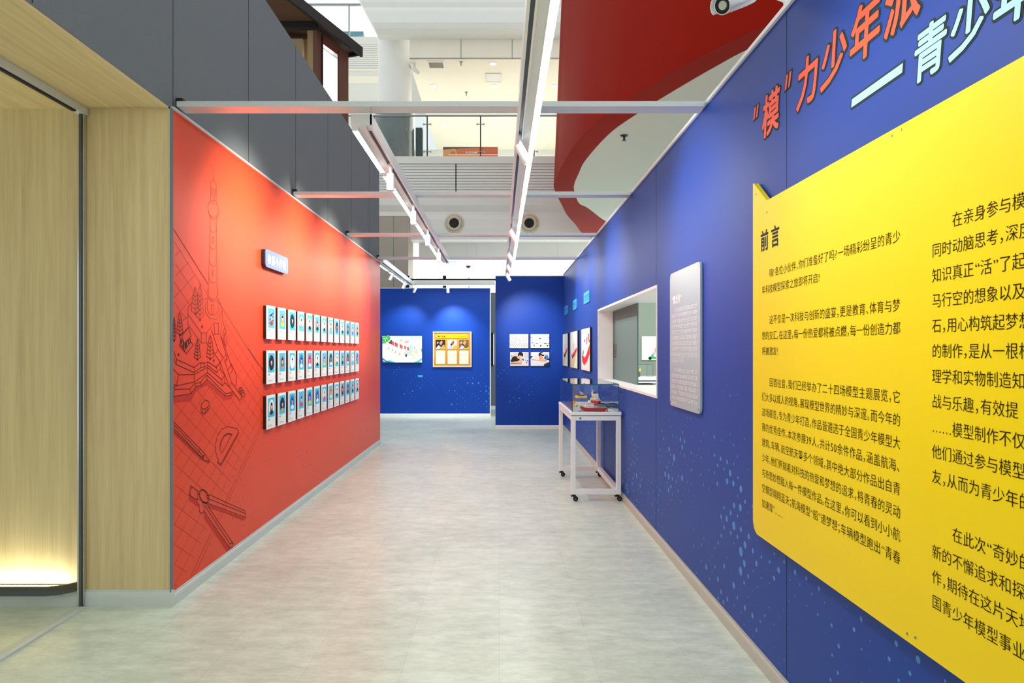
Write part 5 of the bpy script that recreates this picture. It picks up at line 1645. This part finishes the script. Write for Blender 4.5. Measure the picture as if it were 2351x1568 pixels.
# first gallery storey
b_ = MB()
b_.box(-14, 9, 18.3, 27, 6.30, 6.40)
struct(b_, 'floor_gallery', M['mall_white'])
b_ = MB()
b_.box(-14, 9, 27, 27.2, 6.4, 9.5)
struct(b_, 'wall_gallery', M['mall_white'])
b_ = MB()
b_.box(-2.49, 9, 18.6, 27, 9.50, 9.6)
struct(b_, 'ceiling_gallery', M['cream'])
b_ = MB()
b_.box(-2.46, 9, 18.58, 18.62, 9.50, 10.2)
for x in (-1.05, .35, 1.78):
    b_.box(x - .005, x + .005, 18.575, 18.58, 9.5, 10.1, 1)
b_.box(-2.46, 9, 18.575, 18.58, 9.5, 9.512, 1)
struct(b_, 'trim_8', [M['cream'], M['slate']])
# curved white band of the next storey, flaring to the left
b_ = MB()
prof = [(18.6, 10.02), (18.2, 10.0), (18.02, 10.06), (17.95, 10.18), (17.95, 10.5), (17.99, 10.6), (17.95, 10.72), (17.95, 14.5), (18.6, 14.5)]
n_ = len(prof)
lf = [(-3.25 - max(0, z - 9.95) * .53, y, z) for y, z in prof]
b_.mesh(lf + [(9, y, z) for y, z in prof], [(i, (i + 1) % n_, n_ + (i + 1) % n_, n_ + i) for i in range(n_)] + [tuple(range(n_ - 1, -1, -1)), tuple(range(n_, 2 * n_))])
struct(b_, 'wall_band', M['mall_white'])
# column
t = thing('column', 'round mall column, white above and grey stone clad at the gallery', 'column', (-2.92, 19.3, 6.4))
b_ = MB()
b_.lathe((-2.97, 19.3, 6.4), (0, 0, 1), [(0, 0), (.56, 0), (.56, 1.86), (.53, 1.9), (.47, 1.9)], 40)
b_.build('stone_cladding', M['stone'], t, smooth=True)
b_ = MB()
b_.lathe((-2.97, 19.3, 8.3), (0, 0, 1), [(.47, 0), (.47, 3.2)], 40)
b_.build('shaft', M['mall_white'], t, smooth=True)
b_ = MB()
b_.box(-2.38, -2.19, 19.3, 19.5, 6.4, 7.85)
tag(b_.build('info_pillar', M['slate'], bevel=.01), 'narrow dark slab standing right of the stone column', 'sign')
# balustrade
t = thing('balustrade', 'glass balustrade with steel posts along the gallery edge', 'railing', (0, 18.1, 6.65))
xs = [-9.02, -7.60, -6.18, -4.76, -3.34, -1.92, -.50, .92, 2.34, 3.76, 5.18]
for x in xs:
    b_ = MB()
    b_.box(x - .018, x + .018, 18.08, 18.12, 6.65, 7.75)
    o = b_.build('post', M['dark_steel'], t)
    b_ = MB()
    for z in (6.80, 7.53):
        b_.cyl((x - .10, 18.06, z), (x + .10, 18.06, z), .012, n=8)
        for s_ in (-1, 1):
            b_.cyl((x + s_ * .09, 18.04, z), (x + s_ * .09, 18.09, z), .022, n=10)
    b_.build('clamp', M['steel'], o)
for x0, x1 in zip(xs, xs[1:]):
    b_ = MB()
    b_.box(x0 + .06, x1 - .06, 18.07, 18.08, 6.70, 7.70)
    b_.build('glass_panel', M['glass_rail'], t)
b_ = MB()
b_.cyl((-9.1, 18.1, 7.77), (5.3, 18.1, 7.77), .028, n=12)
b_.build('top_rail', M['steel'], t)
# orange sign on the gallery
t = thing('orange_sign', 'orange banner wall behind the gallery glass with pale characters', 'sign', (-.9, 20.5, 6.4))
FS = Fr((0, 20.5, 0), (1, 0, 0), (0, 0, 1))
b_ = MB()
b_.fbox(FS, -1.70, -.045, 6.4, 7.66, -.06, 0)
b_.build('panel', mat('dark panel edge', (90, 50, 40), .5), t)
b_ = MB()
P = pict(b_, FS, -1.70, 6.4, 1.655, 1.26)
P((214, 112, 58), .001, (0, 0), (1, 0), (1, 1), (.3, .96), (0, .92))
P((226, 160, 96), .0014, (0, .5), (.36, .5), (.22, .96), (0, .93)), P((204, 92, 44), .0016, (.66, .5), (1, .5), (1, .995), (.66, .98))
P((240, 140, 50), .002, (0, .70), (.65, .70), (.65, .80), (0, .80)), P((226, 78, 30), .002, (.65, .70), (1, .70), (1, .80), (.65, .80)), P((255, 240, 220), .0024, (.1, .805), (1, .805), (1, .82), (.1, .82))
ell(P, (206, 130, 60), .0022, .18, .85, .05, .06)
b_.build('banner', M['ink'], t, ink=True)
b_ = MB()
write(b_, FS, '九丈日禅', -1.02, 7.455, .085, c=.003)
b_.build('banner_lettering', M['white_ink'], t)
# fittings on the gallery ceiling
k = 0
WH_ = ['front row, by the vertical joint', 'middle row left', 'middle row centre', 'middle row right', 'rear row left', 'rear row centre', 'rear row right', 'front row right']
for x, y in ((-.18, 18.9), (-1.99, 20.5), (-.16, 20.5), (1.65, 20.5), (-1.99, 24.1), (-.15, 24.1), (1.68, 24.1), (2.0, 18.9)):
    t = thing('downlight', 'round downlight in the cream gallery ceiling, ' + WH_[k], 'light', (x, y, 9.5), 'gallery downlights')
    k += 1
    b_ = MB()
    b_.lathe((x, y, 9.5), (0, 0, -1), [(.115, 0), (.11, .012), (.09, .012)], 24)
    b_.build('rim', M['white'], t)
    b_ = MB()
    b_.cyl((x, y, 9.498), (x, y, 9.49), .092, n=24)
    b_.build('lens', M['led_soft'], t)
t = thing('ceiling_vent', 'slatted square air vent in the cream gallery ceiling', 'vent', (-1.76, 18.95, 9.5))
b_ = MB()
for q4 in ((-2.0, -1.52, 18.72, 18.76), (-2.0, -1.52, 19.14, 19.18), (-2.0, -1.96, 18.76, 19.14), (-1.56, -1.52, 18.76, 19.14)):
    b_.box(*q4, 9.47, 9.5)
b_.build('frame', M['white'], t)
b_ = MB()
b_.box(-1.96, -1.56, 18.76, 19.14, 9.49, 9.498)
b_.build('throat', M['dark_steel'], t)
b_ = MB()
for k in range(7):
    b_.box(-1.96, -1.56, 18.78 + .052 * k, 18.795 + .052 * k, 9.472, 9.492)
b_.build('slat', M['tan_slot'], t)
t = thing('access_hatch', 'square white access hatch in the cream gallery ceiling', 'hatch', (-.16, 19.9, 9.5))
b_ = MB()
for q4 in ((-.40, .06, 19.55, 19.58), (-.40, .06, 20.16, 20.19), (-.40, -.37, 19.58, 20.16), (.03, .06, 19.58, 20.16)):
    b_.box(*q4, 9.478, 9.5)
b_.build('frame', M['alu'], t)
b_ = MB()
b_.box(-.37, .03, 19.58, 20.16, 9.488, 9.499)
b_.build('panel', M['mall_white'], t)
t = thing('ceiling_camera', 'small white camera hanging beside the white column', 'camera', (-2.37, 18.9, 9.5))
b_ = MB()
b_.cyl((-2.37, 18.9, 9.5), (-2.37, 18.9, 9.38), .05, .03, 12)
b_.build('mount', M['mall_grey'], t)
b_ = MB()
b_.lathe((-2.38, 18.92, 9.36), (.62, -.4, -.66), [(0, 0), (.05, 0), (.055, .03), (.05, .22), (0, .23)], 14)
b_.build('body', M['mall_grey'], t, smooth=True)
for k, (x, y) in enumerate(((-1.06, 18.8), (-1.02, 21.0), (1.3, 21.0), (1.33, 18.8))):
    b_ = MB()
    b_.lathe((x, y, 9.5), (0, 0, -1), [(.05, 0), (.045, .015), (.016, .02), (.014, .09), (.035, .10), (0, .105)], 10)
    tag(b_.build('sprinkler', M['steel']), 'sprinkler in the cream gallery ceiling, ' + ['on the vertical joint', 'left of the access hatch', 'right of the lit track, rear', 'right of the lit track, front'][k], 'sprinkler', 'gallery sprinklers')
# far left storey
b_ = MB()
b_.box(-16, -3.6, 24.0, 24.3, 6.3, 12.6)
for k in range(12):
    z = 11.5 + .075 * k
    b_.box(-16, -3.6, 23.97, 24.0, z, z + .06)
b_.box(-16, -3.6, 23.96, 24.0, 11.40, 11.45, 1)
b_.box(-16, -3.6, 23.98, 24.0, 10.95, 11.2, 1)
b_.box(-16, -3.6, 23.96, 24.0, 9.9, 10.3, 1)
struct(b_, 'wall_far_left', [M['mall_grey'], M['cream']])
b_ = MB()
b_.box(-18, 4, 31, 31.2, 12.4, 18)
struct(b_, 'wall_upper', M['mall_white'])
b_ = MB()
b_.box(-18, 4, 24.3, 31, 12.3, 12.4)
struct(b_, 'floor_upper', M['mall_white'])
b_ = MB()
b_.box(-18, 4, 24.2, 31, 17.9, 18)
struct(b_, 'ceiling_upper', M['mall_white'])
t = thing('upper_balustrade', 'glass balustrade with round top rail on the far upper storey', 'railing', (-6, 24.1, 12.6))
xs = [-8.9, -6.85, -5.33, -3.8]
for x in xs:
    b_ = MB()
    b_.box(x - .03, x + .03, 24.08, 24.14, 12.6, 13.78)
    b_.build('post', M['steel'], t)
for x0, x1 in zip(xs, xs[1:]):
    b_ = MB()
    b_.box(x0 + .08, x1 - .08, 24.06, 24.07, 12.65, 13.7)
    b_.build('glass_panel', M['glass_rail'], t)
b_ = MB()
b_.cyl((-9.5, 24.11, 13.79), (-3.7, 24.11, 13.79), .05, n=14)
b_.build('top_rail', M['steel'], t)
t = thing('service_counter', 'pale teal glass counter behind the far upper balustrade', 'counter', (-5.6, 26, 12.4))
b_ = MB()
b_.box(-7.2, -5.2, 25.6, 26.4, 12.4, 13.35)
b_.build('body', mat('pale teal glass', (150, 214, 224), .2), t)
b_ = MB()
b_.box(-7.3, -5.1, 25.5, 26.5, 13.35, 13.5)
b_.build('worktop', mat('slate teal top', (84, 130, 144), .3), t)
# ground storey fittings
for k, (x, y) in enumerate(((-2.55, 22.0), (-.4, 24.0), (-.38, 22.0), (-.32, 18.45))):
    if k < 3:
        t = thing('ceiling_lamp', 'round lamp in the white ground floor ceiling, ' + ['left of the light track', 'rear one', 'middle one'][k], 'light', (x, y, 4.45), 'ground floor lamps')
        b_ = MB()
        b_.cyl((x, y, 4.452), (x, y, 4.43), .11, n=20)
        b_.build('lens', M['led_soft'], t)
t = thing('dome_camera', 'small dark dome camera under the white ground floor ceiling', 'camera', (-1.0, 22.8, 4.45))
b_ = MB()
b_.cyl((-1.04, 22.8, 4.45), (-1.04, 22.8, 4.36), .12, n=18)
b_.build('base', M['white'], t)
b_ = MB()
b_.lathe((-1.04, 22.8, 4.36), (0, 0, -1), [(.08, 0), (.075, .04), (.045, .075), (0, .085)], 16)
b_.build('dome', M['black_gloss'], t, smooth=True)
t = thing('exit_sign', 'pale green exit sign hanging under the ground floor ceiling', 'sign', (-1.62, 21.5, 4.2))
b_ = MB()
b_.box(-1.85, -1.35, 21.5, 21.54, 4.16, 4.36)
b_.build('panel', M['mall_white'], t)
b_ = MB()
FX = Fr((0, 21.499, 0), (1, 0, 0), (0, 0, 1))
b_.flat(FX, [(-1.82, 4.25), (-1.70, 4.25), (-1.70, 4.20), (-1.62, 4.26), (-1.70, 4.32), (-1.70, 4.27), (-1.82, 4.27)][::1], .001)
b_.rect(FX, -1.58, -1.40, 4.19, 4.33, .001)
b_.build('pictogram', M['exit_green'], t)
b_ = MB()
b_.cyl((-1.8, 21.52, 4.36), (-1.8, 21.52, 4.45), .008, n=6)
b_.cyl((-1.4, 21.52, 4.36), (-1.4, 21.52, 4.45), .008, n=6)
b_.build('hanger', M['steel'], t)
t = thing('smoke_detector', 'small tan smoke detector beside the exit sign', 'detector', (-1.48, 22.5, 4.45))
b_ = MB()
b_.cyl((-1.48, 22.5, 4.45), (-1.48, 22.5, 4.37), .07, .055, 16)
b_.build('body', M['tan_slot'], t)
t = thing('shop_frame', 'black horizontal frame bar with posts behind the blue back wall', 'frame', (-1.1, 16.6, 0))
b_ = MB()
b_.box(-2.3, .2, 16.58, 16.63, 3.225, 3.27)
b_.build('bar', M['black'], t)
for x in (-1.38, -2.28, .12):
    b_ = MB()
    b_.box(x, x + .08, 16.57, 16.64, 0, 3.34)
    b_.build('post', M['black'], t)
b_ = MB()
b_.box(-.76, -.73, 16.60, 16.63, 0, 3.3)
b_.build('post', M['white_metal'], t)
t = thing('white_drum', 'white rounded cabinet top rising behind the blue back wall', 'cabinet', (-2.4, 21, 0))
b_ = MB()
b_.lathe((-2.33, 21.5, 0), (0, 0, 1), [(.38, 0), (.38, 3.9), (.36, 3.98), (0, 3.98)], 30)
b_.build('body', M['mall_white'], t, smooth=True)
t = thing('beacon_post', 'thin post with flat cap standing beyond the right blue wall', 'post', (2.0, 15.8, 0))
b_ = MB()
b_.cyl((2.0, 15.8, 0), (2.0, 15.8, 3.85), .02, n=10)
b_.build('pole', M['steel'], t)
b_ = MB()
b_.cyl((2.0, 15.8, 3.85), (2.0, 15.8, 3.9), .05, .09, n=16)
b_.build('cap', M['white_metal'], t)
